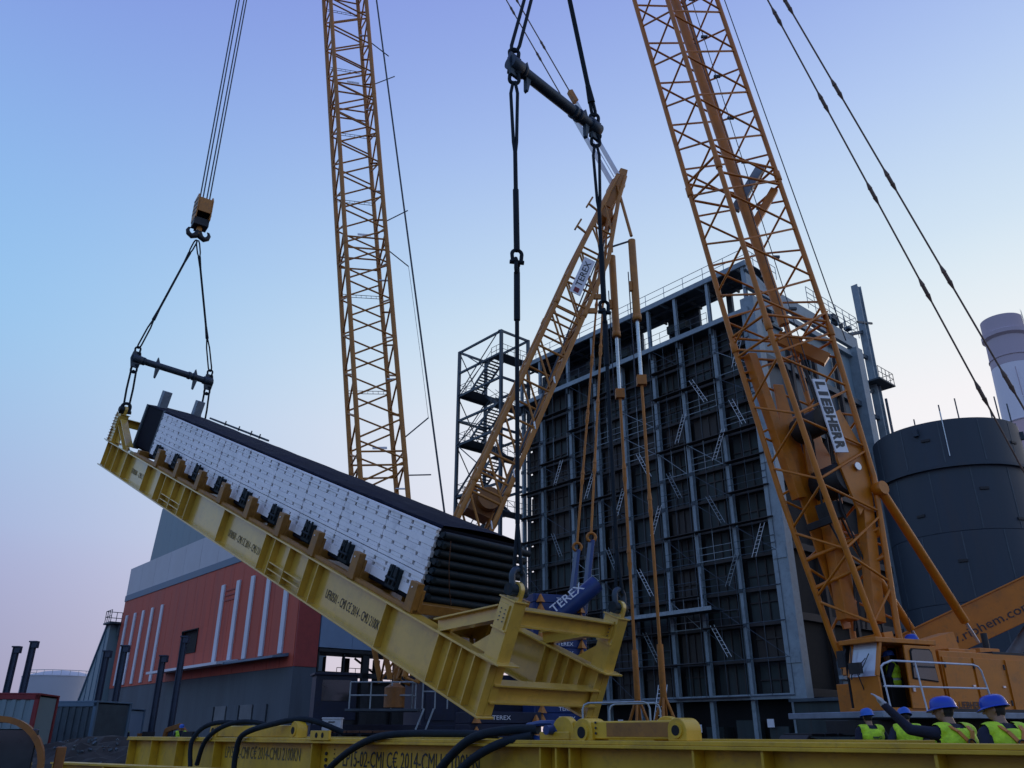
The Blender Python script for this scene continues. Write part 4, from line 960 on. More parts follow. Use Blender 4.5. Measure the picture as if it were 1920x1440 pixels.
def crawler(T, c, ax, side, L, W, H, off, m, shoe):
    """track: frame, sprockets, loop of shoes"""
    c = V(c); box(T, 'track_frame', c + UP * (H * .5), (L * .86, W * .7, H * .55), m, axes(ax, UP.cross(ax), UP), off)
    for s in (-1, 1): tube(T, 'sprocket', c + ax * (s * (L / 2 - H * .45)) + UP * (H * .5) - side * (W * .3), c + ax * (s * (L / 2 - H * .45)) + UP * (H * .5) + side * (W * .3), H * .42, m, 18, off)
    r = H * .47; st = L / 2 - H * .45; n = int(2 * (2 * st + math.pi * r) / .55)
    per = 4 * st + 2 * math.pi * r; n = int(per / .5)
    for k in range(n):
        s = per * k / n
        if s < 2 * st: p = (-st + s, r, 0)
        elif s < 2 * st + math.pi * r: a = (s - 2 * st) / r; p = (st + r * math.sin(a), r * math.cos(a), -a)
        elif s < 4 * st + math.pi * r: p = (st - (s - 2 * st - math.pi * r), -r, 0)
        else: a = (s - 4 * st - math.pi * r) / r; p = (-st - r * math.sin(a), -r * math.cos(a), -a)
        rot = axes(ax, UP.cross(ax), UP) @ Euler((0, -p[2], 0)).to_matrix()
        box(T, 'track_shoe', c + ax * p[0] + UP * (H * .5 + p[1]), (.46, W, .09), shoe, rot, off)
crawler(TX, TXB + TWv * 3.4, TE, TWv, 9.0, 1.3, 1.5, off, RUST, RUST); crawler(TX, TXB - TWv * 3.4, TE, TWv, 9.0, 1.3, 1.5, off, RUST, RUST)
box(TX, 'carbody', TXB + UP * .95, (4.5, 5.6, .8), DARK, TAX, off)

# ------------------------------------------------------------------ orange crawler crane on the right
LBF, LBu, LBw, LBe = V((10.1488, 23.2, 3.2)), V((-.1503, -.0088, .9886)), V((.4284, -.9018, .0571)), V((.891, .4321, .1393))
LE = V((.9, .436, 0)).normalized(); LW = V((.436, -.9, 0)).normalized(); LAX = axes(LE, -LW, UP); LBASE = V((11.6, 23.8, 0))
LC = thing('orange_crawler_crane', 'orange crawler crane with large leaning lattice boom and cab at right', 'crane', LBASE)
off = LBASE
at_l = lattice(LC, off, LBF, LBu, LBw, LBe, [(0, .76, .3, -.42), (.8, .77, .42, -.4), (5.0, .79, 1.12, -.06), (9.9, .79, 1.337, 0), (52, .79, 1.337, 0), (55, .5, .5, 0)], .085, .038, 1.0, O_LIEB, phase={'a': 1, 'b': 1}, L0=.9)
for L in (9.9, 16.0, 27.5): joint_frame(LC, at_l, L, O_LIEB, off, .045)
tube(LC, 'inner_backstop', at_l(10.4, .1, .15), at_l(26, .0, -.05), .17, O_LIEB, 16, off); tube(LC, 'inner_backstop', at_l(26, .0, -.05), at_l(50, .0, .0), .17, O_LIEB, 16, off)
bar(LC, 'inner_arm', at_l(10.2, -.5, .2), at_l(9.0, .6, .9), .3, .4, O_LIEB, LBu, off)
bar(LC, 'inner_arm', at_l(15.2, -.5, .1), at_l(16.6, .6, .8), .22, .3, GREYD, LBu, off); bar(LC, 'inner_arm', at_l(14.3, -.2, .3), at_l(15.6, .7, .95), .2, .26, O_LIEB, LBu, off)
for L in range(11, 26, 2): box(LC, 'rope_roller', at_l(L, .2, .55), (.25, .1, .1), STEEL_D, off=off)
for s in (.15, .3, .7): tube(LC, 'inner_rope', at_l(8, s, .1), at_l(48, s, .3), .015, ROPE, 5, off)
tube(LC, 'hoist_rope', (14.3, 25.0, 8.4) if False else at_l(9.6, 1.0, 1.45), at_l(50, .9, 1.2), .02, ROPE, 5, off)
# plated foot section with winches
for i in (-1,):
    P = [(L, e) for L, e in ((1.0, -.4), (3.0, -.55), (6.3, -.62), (8.6, -.25), (8.6, .15), (6.0, .1), (3.0, .1), (1.0, -.1))]
    extrude(LC, 'foot_plate', [(e, L) for L, e in P], LBF + LBw * (.62 * i if i > 0 else -.66), LBe, LBu, .06, O_LIEB, off, bev=.01)
bar(LC, 'plated_leg', at_l(4.8, -.75, -.55), at_l(9.6, -.8, -.7), .34, .3, O_LIEB, LBw, off)
bar(LC, 'plated_leg', at_l(1.2, -.5, -.1), at_l(5.4, -.5, .35), .5, .35, O_LIEB, LBw, off)
bar(LC, 'plated_leg', at_l(1.0, .5, .3), at_l(4.6, .7, .75), .4, .3, O_LIEB, LBw, off)
extrude(LC, 'winch_plate', [(.1, 3.9), (.95, 4.6), (1.15, 5.8), (.7, 7.2), (.15, 7.0), (-.1, 5.6)], LBF + LBw * .66, LBe, LBu, .08, O_LIEB, off, bev=.01)
extrude(LC, 'winch_plate', [(.1, 3.9), (.95, 4.6), (1.15, 5.8), (.7, 7.2), (.15, 7.0), (-.1, 5.6)], LBF - LBw * .5, LBe, LBu, .08, O_LIEB, off, bev=.01)
tube(LC, 'winch_drum', at_l(5.1, -.6, .25), at_l(5.1, .8, .25), .5, DARK, 20, off); tube(LC, 'winch_drum', at_l(6.9, -.6, .05), at_l(6.9, .7, .05), .4, DARK, 20, off)
tube(LC, 'axle_cap', at_l(5.35, .95, .55), at_l(5.35, 1.0, .55), .12, SILVER, 14, off)
bar(LC, 'cross_member', at_l(3.4, -1, 1.0), at_l(3.4, 1, 1.0), .2, .26, O_LIEB, LBu, off); bar(LC, 'cross_member', at_l(.5, -1.1, -.2), at_l(.5, 1.1, -.2), .35, .4, O_LIEB, LBu, off)
bar(LC, 'gusset_plate', at_l(9.3, .95, -1), at_l(10.5, .95, .95), .06, .5, O_LIEB, LBw, off)
for k_, (w0, e0) in enumerate(((-.5, .2), (.1, -.3), (.5, .1), (-.1, .5))):
    MB().path([at_l(.9, w0, e0), at_l(2.6, w0 * .6 + .2, e0 + .3), at_l(4.2, w0, e0 - .2), at_l(6.5, w0 + .1, e0 + .1), at_l(9.2, w0, e0)], .03, 6).build(LC, 'hydraulic_hose', DARK, off)
bar(LC, 'winch_frame', at_l(3.9, -.7, -.6), at_l(3.9, .7, -.6), .12, .2, DARK, LBu, off); box(LC, 'winch_motor', at_l(4.2, .1, -.2), (.6, .5, .5), DARK, axes(LBe, LBw, LBu), off)
for L in (2.2, 3.0): tube(LC, 'foot_tube', at_l(L, -1, -1), at_l(L + .5, 1, 1), .06, O_LIEB, 8, off)
# name board down the near face
sg = extrude(LC, 'name_board', [(-.26, -1.17), (.26, -1.17), (.26, 1.17), (-.26, 1.17)], LBF + LBu * 6.9 + LBw * .9 - LBe * .07, LBe, LBu, .04, SIGNW, off)
o_ = LBF + LBu * 6.9 + LBw * .925 - LBe * .07
for k, chh in enumerate('LIEBHERR'):
    wd = .12 if chh == 'I' else .245
    text(sg, 'letter', chh, o_ + LBw * .004 - LBe * .2 + LBu * (1.08 - k * .272 - (.05 if chh == 'I' else 0)), -LBu, LBe, .40, wd, LETTER, off, .006)
# jointed pendants from boom head to the rear
LH = at_l(54.5, 0, 0)
for e_ in ((19.85 + .0, 30.0, 10.7), (20.35, 28.85, 10.75)):
    e_ = V(e_); d = (e_ - LH); pendant(LC, off, LH, e_ + d * .12, .036, PEND, 4.6, (.095, .6))
# backstop struts down to the machine
for s in (1, -1):
    a = at_l(4.6, 1.0 * s, 1.0) + LBw * .15 * s; c = V((14.0, 25.0, 3.55)) - (LW * 1.9 if s < 0 else V((0, 0, 0)))
    st = tube(LC, 'backstop_strut', a, a.lerp(c, .8), .13, O_LIEB, 14, off); tube(st, 'strut_rod', a.lerp(c, .8), a.lerp(c, .93), .05, SILVER, 10, off)
    box(st, 'strut_shoe', c, (.9, .3, .3), O_LIEB, LAX, off); tube(st, 'strut_head', a - LBw * .15, a + LBw * .15, .2, O_LIEB, 14, off)
# machine house, deck, cab
CF = V((9.1, 21.05, -.06))                          # near front lower corner of the cab
def lc(e, w, z): return CF + LE * e - LW * w + UP * z   # e back along the crane, w away from the camera
hs = box(LC, 'machine_house', lc(4.6, 1.2, 2.7), (4.6, 2.3, 1.5), O_LIEB, LAX, off)
box(LC, 'rear_house', lc(8.6, 1.2, 2.55), (3.2, 2.2, 1.35), O_LIEB, LAX, off)
for q in (2.9, 4.1, 5.4): box(hs, 'door_panel', lc(q, .03, 2.65), (1.1, .04, 1.3), O_LIEB, LAX, off)
for z in range(4): box(hs, 'vent_slot', lc(7.6, .08, 2.2 + z * .22), (1.2, .04, .05), WHITEP, LAX, off)
box(hs, 'roof_recess_shade', lc(5.2, .5, 3.47), (1.5, .9, .08), DARK, LAX, off); box(hs, 'roof_hatch', lc(3.6, .8, 3.5), (1.1, 1.0, .12), O_LIEB, LAX, off)  # dark box on the roof paints the shade of a recess
tube(hs, 'exhaust_pipe', lc(6.2, 1.4, 3.4), lc(6.2, 1.4, 4.2), .09, DARK, 12, off)
for q in (2.38, 3.5, 4.72, 6.0):
    for z in (2.2, 3.1): box(hs, 'hinge', lc(q, -.005, z), (.05, .03, .14), DARK, LAX, off)
for q in (3.35, 4.55): box(hs, 'door_latch', lc(q, -.005, 2.6), (.1, .03, .05), SILVER, LAX, off)
box(hs, 'kick_strip', lc(4.6, -.003, 1.99), (4.5, .02, .1), DARK, LAX, off)
text(hs, 'lettering', 'LIEBHERR', lc(2.6, -.01, 2.05), LE, UP, .16, 1.0, LETTER, off)
box(LC, 'deck', lc(3.6, .6, 1.86), (9.6, 3.0, .14), GREYD, LAX, off)
box(LC, 'slewing_ring', lc(4.0, 2.2, 1.6), (4.0, 3.6, .4), DARK, LAX, off); box(LC, 'turntable', lc(4.4, 2.6, 2.35), (5.2, 1.2, .8), O_LIEB, LAX, off)
bar(LC, 'a_frame_leg', lc(2.4, 1.4, 3.4), lc(4.6, 1.4, 3.9), .5, .5, O_LIEB, UP, off)
extrude(LC, 'cheek_bracket', [(0, 0), (2.6, 0), (1.9, .75), (.3, .95)], lc(.9, 2.0, 2.9), LE, UP, .16, O_LIEB, off, bev=.02)
# cab: lower panels, pillars, glass, open door
cb = box(LC, 'cab', lc(.95, .52, 1.99), (2.1, 1.06, .1), O_LIEB, LAX, off)
fr0, fr1 = -.12, .12
extrude(cb, 'front_panel', [(0, 0), (.88, 0), (.88, .78), (0, .78)], lc(-.1, .0, 1.98), -LW, UP, .06, O_LIEB, off)
ws = raw(cb, 'windscreen', [lc(-.16, .03, 2.76), lc(-.16, .86, 2.76), lc(.14, .86, 3.56), lc(.14, .03, 3.56), lc(-.13, .03, 2.76), lc(-.13, .86, 2.76), lc(.17, .86, 3.56), lc(.17, .03, 3.56)],
         [[0, 1, 2, 3], [4, 5, 6, 7], [0, 1, 5, 4], [1, 2, 6, 5], [2, 3, 7, 6], [3, 0, 4, 7]], GLASS, off)
b = MB(); b.tube(lc(-.22, .75, 2.7), lc(-.02, .8, 3.5), .016, 5); b.tube(lc(-.2, .5, 2.8), lc(-.03, .25, 3.3), .012, 5); b.tube(lc(-.2, .75, 2.8), lc(-.06, .35, 3.2), .012, 5); b.build(cb, 'wiper', DARK, off)
b = MB(); b.box(lc(-.35, .45, 2.95), (.1, .36, .26), LAX); b.tube(lc(-.35, .45, 2.95), lc(-.1, .5, 2.4), .015, 5); b.tube(lc(-.3, .9, 3.1), lc(-.1, .9, 3.45), .015, 5); b.box(lc(-.32, .9, 3.2), (.06, .2, .4), LAX); b.build(cb, 'mirror', DARK, off)
for e, w in ((.16, .03), (1.98, .03), (1.98, 1.05), (.16, .88)): bar(cb, 'pillar', lc(e - (.28 if e < 1 else 0), w, 2.75 if e < 1 else 2.0), lc(e, w, 3.58), .09, .09, O_LIEB, LE, off)
box(cb, 'roof', lc(1.05, .55, 3.62), (2.2, 1.2, .12), O_LIEB, LAX, off)
box(cb, 'rear_wall', lc(1.98, .56, 2.8), (.08, 1.1, 1.6), O_LIEB, LAX, off); box(cb, 'far_wall', lc(.95, 1.06, 2.8), (1.9, .06, 1.6), BLACK, LAX, off)
box(cb, 'seat', lc(1.1, .75, 2.4), (.5, .5, .8), BLACK, LAX, off)
# sliding door pushed back along the side
dz = [(0, 0), (1.25, 0), (1.2, 1.5), (.07, 1.5)]
dr = extrude(cb, 'sliding_door', dz, lc(.82, -.05, 2.02), LE, UP, .05, O_LIEB, off, bev=.01)
wp = [(.2, .72), (1.05, .66), (1.0, 1.32), (.93, 1.4), (.33, 1.4), (.26, 1.34)]
extrude(dr, 'window_rubber', [(x + (.03 if x > .6 else -.03), y + (.03 if y > 1 else -.03)) for x, y in wp], lc(.82, -.085, 2.02), LE, UP, .02, BLACK, off)
extrude(dr, 'window', wp, lc(.82, -.105, 2.02), LE, UP, .012, GLASSD, off)
box(dr, 'door_handle', lc(.92, -.12, 2.48), (.08, .03, .14), SILVER, LAX, off)
gr = MB(); gz = 1.94
gr.path([lc(-.55, -.5, gz + .98), lc(-.5, -.55, gz + 1.05), lc(-.3, -.62, gz + 1.12), lc(2.6, -.62, gz + 1.12), lc(2.78, -.62, gz + 1.08), lc(2.88, -.62, gz + .98), lc(3.1, -.62, gz)], .024, 8)
gr.build(LC, 'guard_rail', WHITEP, off)
for p_, q_ in ((lc(-.55, -.5, gz + .55), lc(2.97, -.62, gz + .56)), (lc(.62, -.62, gz), lc(.5, -.62, gz + 1.1)), (lc(-.55, -.5, gz + .98), lc(-.45, -.5, gz))): tube(LC, 'guard_rail', p_, q_, .022, WHITEP, 8, off)
tube(LC, 'boom_light', lc(.1, .2, 1.9), lc(.05, .2, 2.7), .02, SILVER, 6, off)
tube(LC, 'aerial', lc(1.9, .4, 3.7), lc(1.8, .4, 4.6), .008, DARK, 5, off)
crawler(LC, LBASE + LW * 2.9 + LE * 1.2, LE, LW, 8.4, 1.1, 1.4, off, DARK, DARK); crawler(LC, LBASE - LW * 2.6 + LE * 1.2, LE, LW, 8.4, 1.1, 1.4, off, DARK, DARK)
box(LC, 'carbody', LBASE + LE * 1.2 + UP * .8, (4, 4.6, .9), DARK, LAX, off)

# ------------------------------------------------------------------ telescopic crane boom behind the cab
TC0 = V((13.0, 28.6, 0)); TCd = V((5.3, -1.6, 2.35)).normalized(); TCs = V((TCd.y, -TCd.x, 0)).normalized(); TCu = TCs.cross(TCd)
if TCu.z < 0: TCu = -TCu
TC = thing('telescopic_crane', 'orange telescopic crane boom sloping up to the right behind the cab', 'crane', TC0); off = TC0
p = V((12.6, 28.8, 3.5))
bm_ = bar(TC, 'boom_base_section', p, p + TCd * 9, 1.0, 1.2, O_LIEB, UP, off)
bar(TC, 'boom_top_plate', p + TCu * .62, p + TCd * 9 + TCu * .62, 1.1, .05, O_LIEB, UP, off)
bar(TC, 'boom_inner_section', p + TCd * 9, p + TCd * 14, .8, .95, O_LIEB, UP, off)
nside = -TCs if (-TCs).y < 0 else TCs
fo = p + nside * .515
text(bm_, 'lettering', 'www.riphem.com', fo + TCd * 1.4 - TCu * .42, TCd, TCu, .38, 3.6, LETTER, off)
lp = fo + TCd * 5.2 - TCu * .36
box(bm_, 'name_plate', lp + TCd * .8 + TCu * .17, (1.7, .02, .36), SIGNW, axes(TCd, -nside, TCu), off)
text(bm_, 'lettering', 'LIEBHERR', lp + nside * .016 + TCd * .06 + TCu * .05, TCd, TCu, .25, 1.5, LETTER, off)
box(TC, 'chassis', (16.8, 28.8, 1.6), (8.5, 2.6, 1.1), O_LIEB, off=off); box(TC, 'turret', (15.4, 28.8, 2.9), (3.6, 2.2, 1.7), MESHY, off=off)
for x in (13.6, 15.3, 18.3, 20): 
    w_ = tube(TC, 'wheel', (x, 27.3, .62), (x, 27.75, .62), .62, DARK, 22, off); tube(w_, 'rim', (x, 27.27, .62), (x, 27.3, .62), .3, GREYD, 14, off)
tube(TC, 'luffing_cylinder', (15.8, 28.8, 2.6), p + TCd * 5.4 - TCu * .5, .2, GREYD, 14, off)

# ================================================================== FOREGROUND FRAME
GO = V((2.45, 9.2, 1.32))
FG = thing('foreground_lifting_frame', 'yellow plate girder frame lying flat across the bottom of the picture', 'lifting frame', GO, AX)
FG0, FG1 = -6.5, 19.0
for x in (0, 3.47):
    gL = FG1 - FG0; yc = (FG0 + FG1) / 2
    g = box(FG, 'girder', (x, yc, -.58), (.03, gL, 1.02), Y_FRONT)
    box(g, 'top_flange', (x, yc, -.022), (.44, gL + .1, .044), Y_FRONT); box(g, 'flange_plate', (x, yc, -.064), (.48, gL + .1, .036), Y_FRONT)
    box(g, 'bottom_flange', (x, yc, -1.11), (.48, gL + .1, .05), Y_FRONT)
    for y in [-6.4, -4.2, -2.0, -.3, .55, 2.42, 2.66, 2.95, 8.95, 13.3, 15.5, 17.2, 18.9]:
        for s in (-1, 1): box(g, 'stiffener', (x + s * .115, y, -.58), (.19, .03, 1.0), Y_FRONT)
    if x == 0: GF = g
tx = 'LP15-02-CMI C\u20ac 2014-CMU 2100KN'
text(GF, 'lettering', tx, (-.02, 8.15, -.44), (0, -1, 0), (0, 0, 1), .26, 3.75, LETTER)
text(GF, 'lettering', tx, (-.02, 13.1, -.40), (0, -1, 0), (0, 0, 1), .24, 3.4, LETTER_F)
# bolted splice
sp = box(FG, 'splice_plate', (-.235, 8.62, .045), (.05, .66, .16), Y_FRONT)
for q in (-.12, .1): tube(sp, 'bolt_hole', (-.262, 8.62 + q, .05), (-.266, 8.62 + q, .05), .045, BLACK, 12)
for q in range(6): tube(sp, 'bolt', (-.02, 8.72, -.25 - q * .1), (-.045, 8.72, -.25 - q * .1), .03, DARK, 8)
for q in range(4): tube(sp, 'bolt', (-.02, 8.45, -.18 - q * .07), (-.03, 8.45, -.18 - q * .07), .012, DARK, 6)
def eye_plate(T, x, y, r, h, t, m, hole=.0):
    pts = [(-r, 0)] + [(r * math.cos(a), h - r + r * math.sin(a)) for a in [math.pi * (1 - i / 14) for i in range(15)]] + [(r, 0)]
    o = extrude(T, 'eye_plate', pts, (x, y, .0), (0, 1, 0), (0, 0, 1), t, m, bev=.008)
    if hole:
        tube(o, 'boss', (x - t / 2 - .02, y, h - r), (x + t / 2 + .02, y, h - r), r * .62, m, 18); tube(o, 'eye_hole', (x - t / 2 - .024, y, h - r), (x + t / 2 + .024, y, h - r), r * hole, BLACK, 16)
    return o
eye_plate(FG, -.02, 2.66, .2, .28, .12, Y_FRONT); box(FG, 'lug_foot', (-.02, 2.8, .05), (.16, .55, .1), Y_FRONT)
extrude(FG, 'eye_gusset', [(0, 0), (.3, 0), (.05, .22), (0, .22)], (-.02, 2.5, .0), (0, -1, 0), (0, 0, 1), .05, Y_FRONT)
# folded bracket with two eyes
fb = box(FG, 'folded_post', (.0, 1.55, .115), (.26, 1.5, .2), Y_FRONT)
box(fb, 'web_recess_shade', (-.132, 1.35, .12), (.012, 1.0, .15), Y_BRACK)  # flat strip in darker ochre, painting the shade of a recess
eye_plate(FG, -.02, 2.22, .16, .25, .3, Y_FRONT, .42); eye_plate(FG, -.02, .78, .13, .24, .28, Y_FRONT, .42); eye_plate(FG, .35, 1.3, .2, .27, .1, Y_FRONT)
for q in (.14, .08, .2): tube(fb, 'bolt', (-.14, 2.02, q), (-.15, 2.02, q), .014, DARK, 8)
# second folded post near the far end
f2 = box(FG, 'folded_post', (.25, 12.2, .12), (.26, 3.9, .22), Y_FRONT); eye_plate(FG, .2, 14.2, .2, .32, .2, Y_FRONT, .4); eye_plate(FG, .2, 10.3, .17, .3, .2, Y_FRONT, .4)
for y in (-6, 0, 6, 12, 18): ibeam(FG, 'cross_beam', (.05, y, -.7), (3.42, y, -.7), .4, .3, .03, .03, Y_FRONT)
for y in (-5, 4, 11, 17):
    for x in (0, 3.47): box(FG, 'timber_block', (x, y, -1.235), (.9, .25, .2), RUST)
def draped(label, pts, r, m=RIG):
    t = thing('draped_sling', label, 'sling', GO, AX, 'slings draped over the foreground beam')
    P = [V(p) for p in pts]; Q = []
    for i in range(len(P) - 1):      # Catmull-Rom through the points
        a, b_, c, d = P[max(i - 1, 0)], P[i], P[i + 1], P[min(i + 2, len(P) - 1)]
        for k in range(6):
            f = k / 6; Q.append(.5 * ((2 * b_) + (c - a) * f + (2 * a - 5 * b_ + 4 * c - d) * f * f + (3 * b_ - a - 3 * c + d) * f ** 3))
    Q.append(P[-1]); MB().path(Q, r, 10).build(t, 'rope', m); return t
t = draped('upper thick black sling running left from the blue shackle over the front beam', [(-.05, 3.15, .13), (-.18, 3.6, .12), (-.31, 4.2, .02), (-.33, 4.75, -.27), (-.34, 5.2, -.65)], .062)
b = MB(); b.path([(-.05, 3.35, .05), (-.05, 3.1, .0), (-.05, 2.86, .02), (-.05, 2.78, .11), (-.05, 2.86, .2), (-.05, 3.1, .2), (-.05, 3.35, .17)], .04, 8); b.tube((-.2, 2.84, .12), (.12, 2.84, .12), .06, 10); b.build(t, 'blue_shackle', BLUE)
draped('lower thick black sling running left from the blue shackle, in front of beam lettering', [(-.1, 3.2, .05), (-.25, 3.7, -.05), (-.32, 4.2, -.25), (-.33, 4.7, -.55)], .058)
draped('black sling arching over the beam edge left of the second lettering', [(.5, 4.6, .06), (.1, 5.3, .08), (-.2, 6.2, .07), (-.3, 6.8, .0), (-.31, 7.5, -.2), (-.31, 8.15, -.5), (-.31, 8.6, -.8)], .055)
draped('leftmost dark sling hanging down the far part of the front beam', [(.9, 13.0, .1), (.3, 13.6, .3), (-.1, 14.1, .24), (-.3, 14.35, -.08), (-.31, 14.2, -.6)], .05)
draped('second dark sling from the left, hanging down the far part of the front beam', [(.9, 12.0, .1), (.3, 12.5, .3), (-.1, 13.0, .25), (-.3, 13.55, -.05), (-.31, 13.85, -.55)], .05)
draped('third dark sling from the left, hanging beside faded lettering on the front beam', [(.9, 9.8, .1), (.3, 10.2, .33), (-.1, 10.9, .24), (-.3, 11.7, .05), (-.31, 11.9, -.3), (-.31, 11.9, -.6)], .055)
# low beam lying in front
LBm = thing('low_yellow_beam', 'low yellow beam lying on blocks at the lower left in front of the long girder', 'beam', (-8.65, 17.0, 0), axes(V((-.7862, .618, 0)), V((-.618, -.7862, 0)), UP))
ibeam(LBm, 'girder', (0, 0, .55), (-9, 0, .55), .7, .34, .03, .03, Y_FRONT)
for x in (-1, -4.5, -8): box(LBm, 'timber_block', (x, 0, .1), (.3, .8, .2), RUST)
for x in (-.1, -2, -4, -6, -8): box(LBm, 'stiffener', (x, .09, .55), (.03, .15, .63), Y_FRONT)
# pale barrier hoops behind the beam
for k, (x0, x1, y, lb) in enumerate(((1.22, 2.38, 15.0, 'left pale tubular barrier hoop behind the foreground beam'), (1.75, 2.66, 15.6, 'right pale tubular barrier hoop behind the foreground beam'))):
    t = thing('barrier_hoop', lb, 'barrier', (x0, y, 0), group='pale barrier hoops'); w = x1 - x0
    MB().path([(0, 0, 0), (0, 0, 1.78), (.03, 0, 1.85), (.1, 0, 1.88), (w - .1, 0, 1.9), (w - .03, 0, 1.87), (w, 0, 1.8), (w, 0, 0)], .017, 8).build(t, 'hoop', SCAF)
    tube(t, 'mid_rail', (0, 0, 1.1), (w, 0, 1.1), .014, SCAF, 6)

# ================================================================== PEOPLE
def capsule(bm, p0, r0, p1, r1, n=12):
    p0 = V(p0); p1 = V(p1); d = p1 - p0; L = d.length; M = dirmat(d) if L > 1e-5 else Matrix.Identity(3); rings = []
    prof = [(-r0 * math.cos(a), r0 * math.sin(a)) for a in [math.pi / 2 * i / 4 for i in range(1, 5)]] + [(L + r1 * math.sin(a), r1 * math.cos(a)) for a in [math.pi / 2 * i / 4 for i in range(0, 4)]]
    vs = []
    for z, r in prof: vs.append([bm.verts.new(p0 + M @ V((r * math.cos(2 * math.pi * i / n), r * math.sin(2 * math.pi * i / n), z))) for i in range(n)])
    a = bm.verts.new(p0 + M @ V((0, 0, -r0))); c = bm.verts.new(p0 + M @ V((0, 0, L + r1)))
    for i in range(n):
        bm.faces.new((a, vs[0][(i + 1) % n], vs[0][i])); bm.faces.new((c, vs[-1][i], vs[-1][(i + 1) % n]))
        for k in range(len(vs) - 1): bm.faces.new((vs[k][i], vs[k][(i + 1) % n], vs[k + 1][(i + 1) % n], vs[k + 1][i]))
def blob(bm, c, r, rot=None):
    M = Matrix.Translation(V(c))
    if rot is not None: M = M @ rot.to_4x4()
    bmesh.ops.create_uvsphere(bm, u_segments=18, v_segments=12, radius=1, matrix=M @ Matrix.Diagonal((*r, 1)))
def remesh(bm, voxel, smooth=2):
    me = bpy.data.meshes.new('body'); bm.to_mesh(me); bm.free(); o = bpy.data.objects.new('body', me); COL.objects.link(o)
    m = o.modifiers.new('r', 'REMESH'); m.mode = 'VOXEL'; m.voxel_size = voxel
    m = o.modifiers.new('s', 'SMOOTH'); m.factor = .5; m.iterations = smooth
    dg = bpy.context.evaluated_depsgraph_get(); out_ = bpy.data.meshes.new_from_object(o.evaluated_get(dg)); bpy.data.objects.remove(o); bpy.data.meshes.remove(me); out_.shade_smooth(); return out_
PEOPLE = []
def body_meshes(pose):
    """one continuous body (clothes, skin, boots by region) and a vest shell; facing +Y, feet at z=0"""
    ln = Euler((R(pose.get('lean', 0)), 0, 0)).to_matrix(); hip = V((0, 0, .93))
    up = lambda p: hip + ln @ (V(p) - hip)
    head_r = ln @ Euler((R(pose.get('nod', 0)), 0, R(pose.get('turn', 0)))).to_matrix()
    bm = bmesh.new()
    def torso(bm, g):
        blob(bm, up((0, 0, 1.0)), (.195 + g, .15 + g, .18 + g), ln); blob(bm, up((0, 0, 1.16)), (.205 + g, .155 + g, .21 + g), ln); blob(bm, up((0, -.01, 1.31)), (.22 + g, .155 + g, .17 + g), ln)
        capsule(bm, up((-.165, -.01, 1.425)), .085 + g, up((.165, -.01, 1.425)), .085 + g)
    torso(bm, 0)
    capsule(bm, up((0, 0, 1.44)), .062, up((0, .015, 1.57)), .056)
    hc = up((0, .03, 1.665)); 
    blob(bm, hc, (.076, .096, .112), head_r); blob(bm, hc + head_r @ V((0, .03, -.06)), (.055, .062, .06), head_r)          # skull, jaw
    capsule(bm, hc + head_r @ V((0, .09, .0)), .012, hc + head_r @ V((0, .118, -.03)), .017)                                  # nose
    for s in (-1, 1):
        blob(bm, hc + head_r @ V((s * .078, -.005, -.012)), (.013, .024, .034), head_r)                                       # ears
        blob(bm, hc + head_r @ V((s * .032, .078, .022)), (.022, .016, .010), head_r)                                         # brow
    blob(bm, hc + head_r @ V((0, .088, -.066)), (.026, .012, .009), head_r)                                                   # lips
    fing = []
    for s, key in ((-1, 'L'), (1, 'R')):
        sh = up((s * .215, 0, 1.40)); el, wr, hd = [V(p) for p in pose[key]]
        capsule(bm, sh, .076, el, .062); capsule(bm, el, .06, wr, .042)
        d = (hd - wr).normalized(); side = d.cross(V((0, 0, 1)) if abs(d.z) < .9 else V((0, 1, 0))).normalized(); nrm = side.cross(d)
        pm = wr + d * .06; capsule(bm, wr, .03, pm, .036); capsule(bm, pm - side * .02, .024, pm - side * .022 + d * .03, .02); capsule(bm, pm + side * .02, .024, pm + side * .022 + d * .03, .02)
        for q, l in ((-.033, .060), (-.011, .075), (.011, .070), (.033, .052)):
            a = pm + d * .035 + side * q; b_ = a + d * l * .55 - nrm * .008; c = b_ + d * l * .45 - nrm * .02
            capsule(bm, a, .0105, b_, .0098, 8); capsule(bm, b_, .0098, c, .009, 8)
        a = pm - side * .036 - d * .02; b_ = a - side * .028 + d * .03; capsule(bm, a, .013, b_, .012, 8); capsule(bm, b_, .012, b_ + d * .03 + side * .004, .0105, 8)
        fing.append(wr)
    for s, key in ((-1, 'LL'), (1, 'LR')):
        kn, an = [V(p) for p in pose[key]]; hp = V((s * .09, 0, .92))
        capsule(bm, hp, .094, kn, .066); capsule(bm, kn, .064, an, .047); capsule(bm, an + V((0, -.03, -.045)), .043, an + V((0, .15, -.055)), .036)
    me = remesh(bm, .0125)
    for m in (CLOTH, SKIN, BOOT, HAIR, GLOVE): me.materials.append(m)
    for f in me.polygons:
        c = f.center; i = 0
        rel = head_r.transposed() @ (c - hc)
        if (c - hc).length < .2 and (c - up((0, 0, 1.52))).dot(ln @ V((0, 0, 1))) > -.01:
            i = 1
            if rel.y < -.012 and rel.z > -.075 and abs(rel.x) < .085: i = 3
        for w, k in zip(fing, ('L', 'R')):
            if (c - w).dot((V(pose[k][2]) - V(pose[k][1])).normalized()) > .0 and (c - w).length < .24: i = 4 if pose.get('gloves') else 1
        for k in ('LL', 'LR'):
            an = V(pose[k][1])
            if (c - an).length < .24 and c.z < an.z + .05: i = 2
        f.material_index = i
    bm = bmesh.new(); torso(bm, .02); vest = remesh(bm, .015, 3)
    b2 = bmesh.new(); b2.from_mesh(vest); inv = ln.transposed(); kill = []
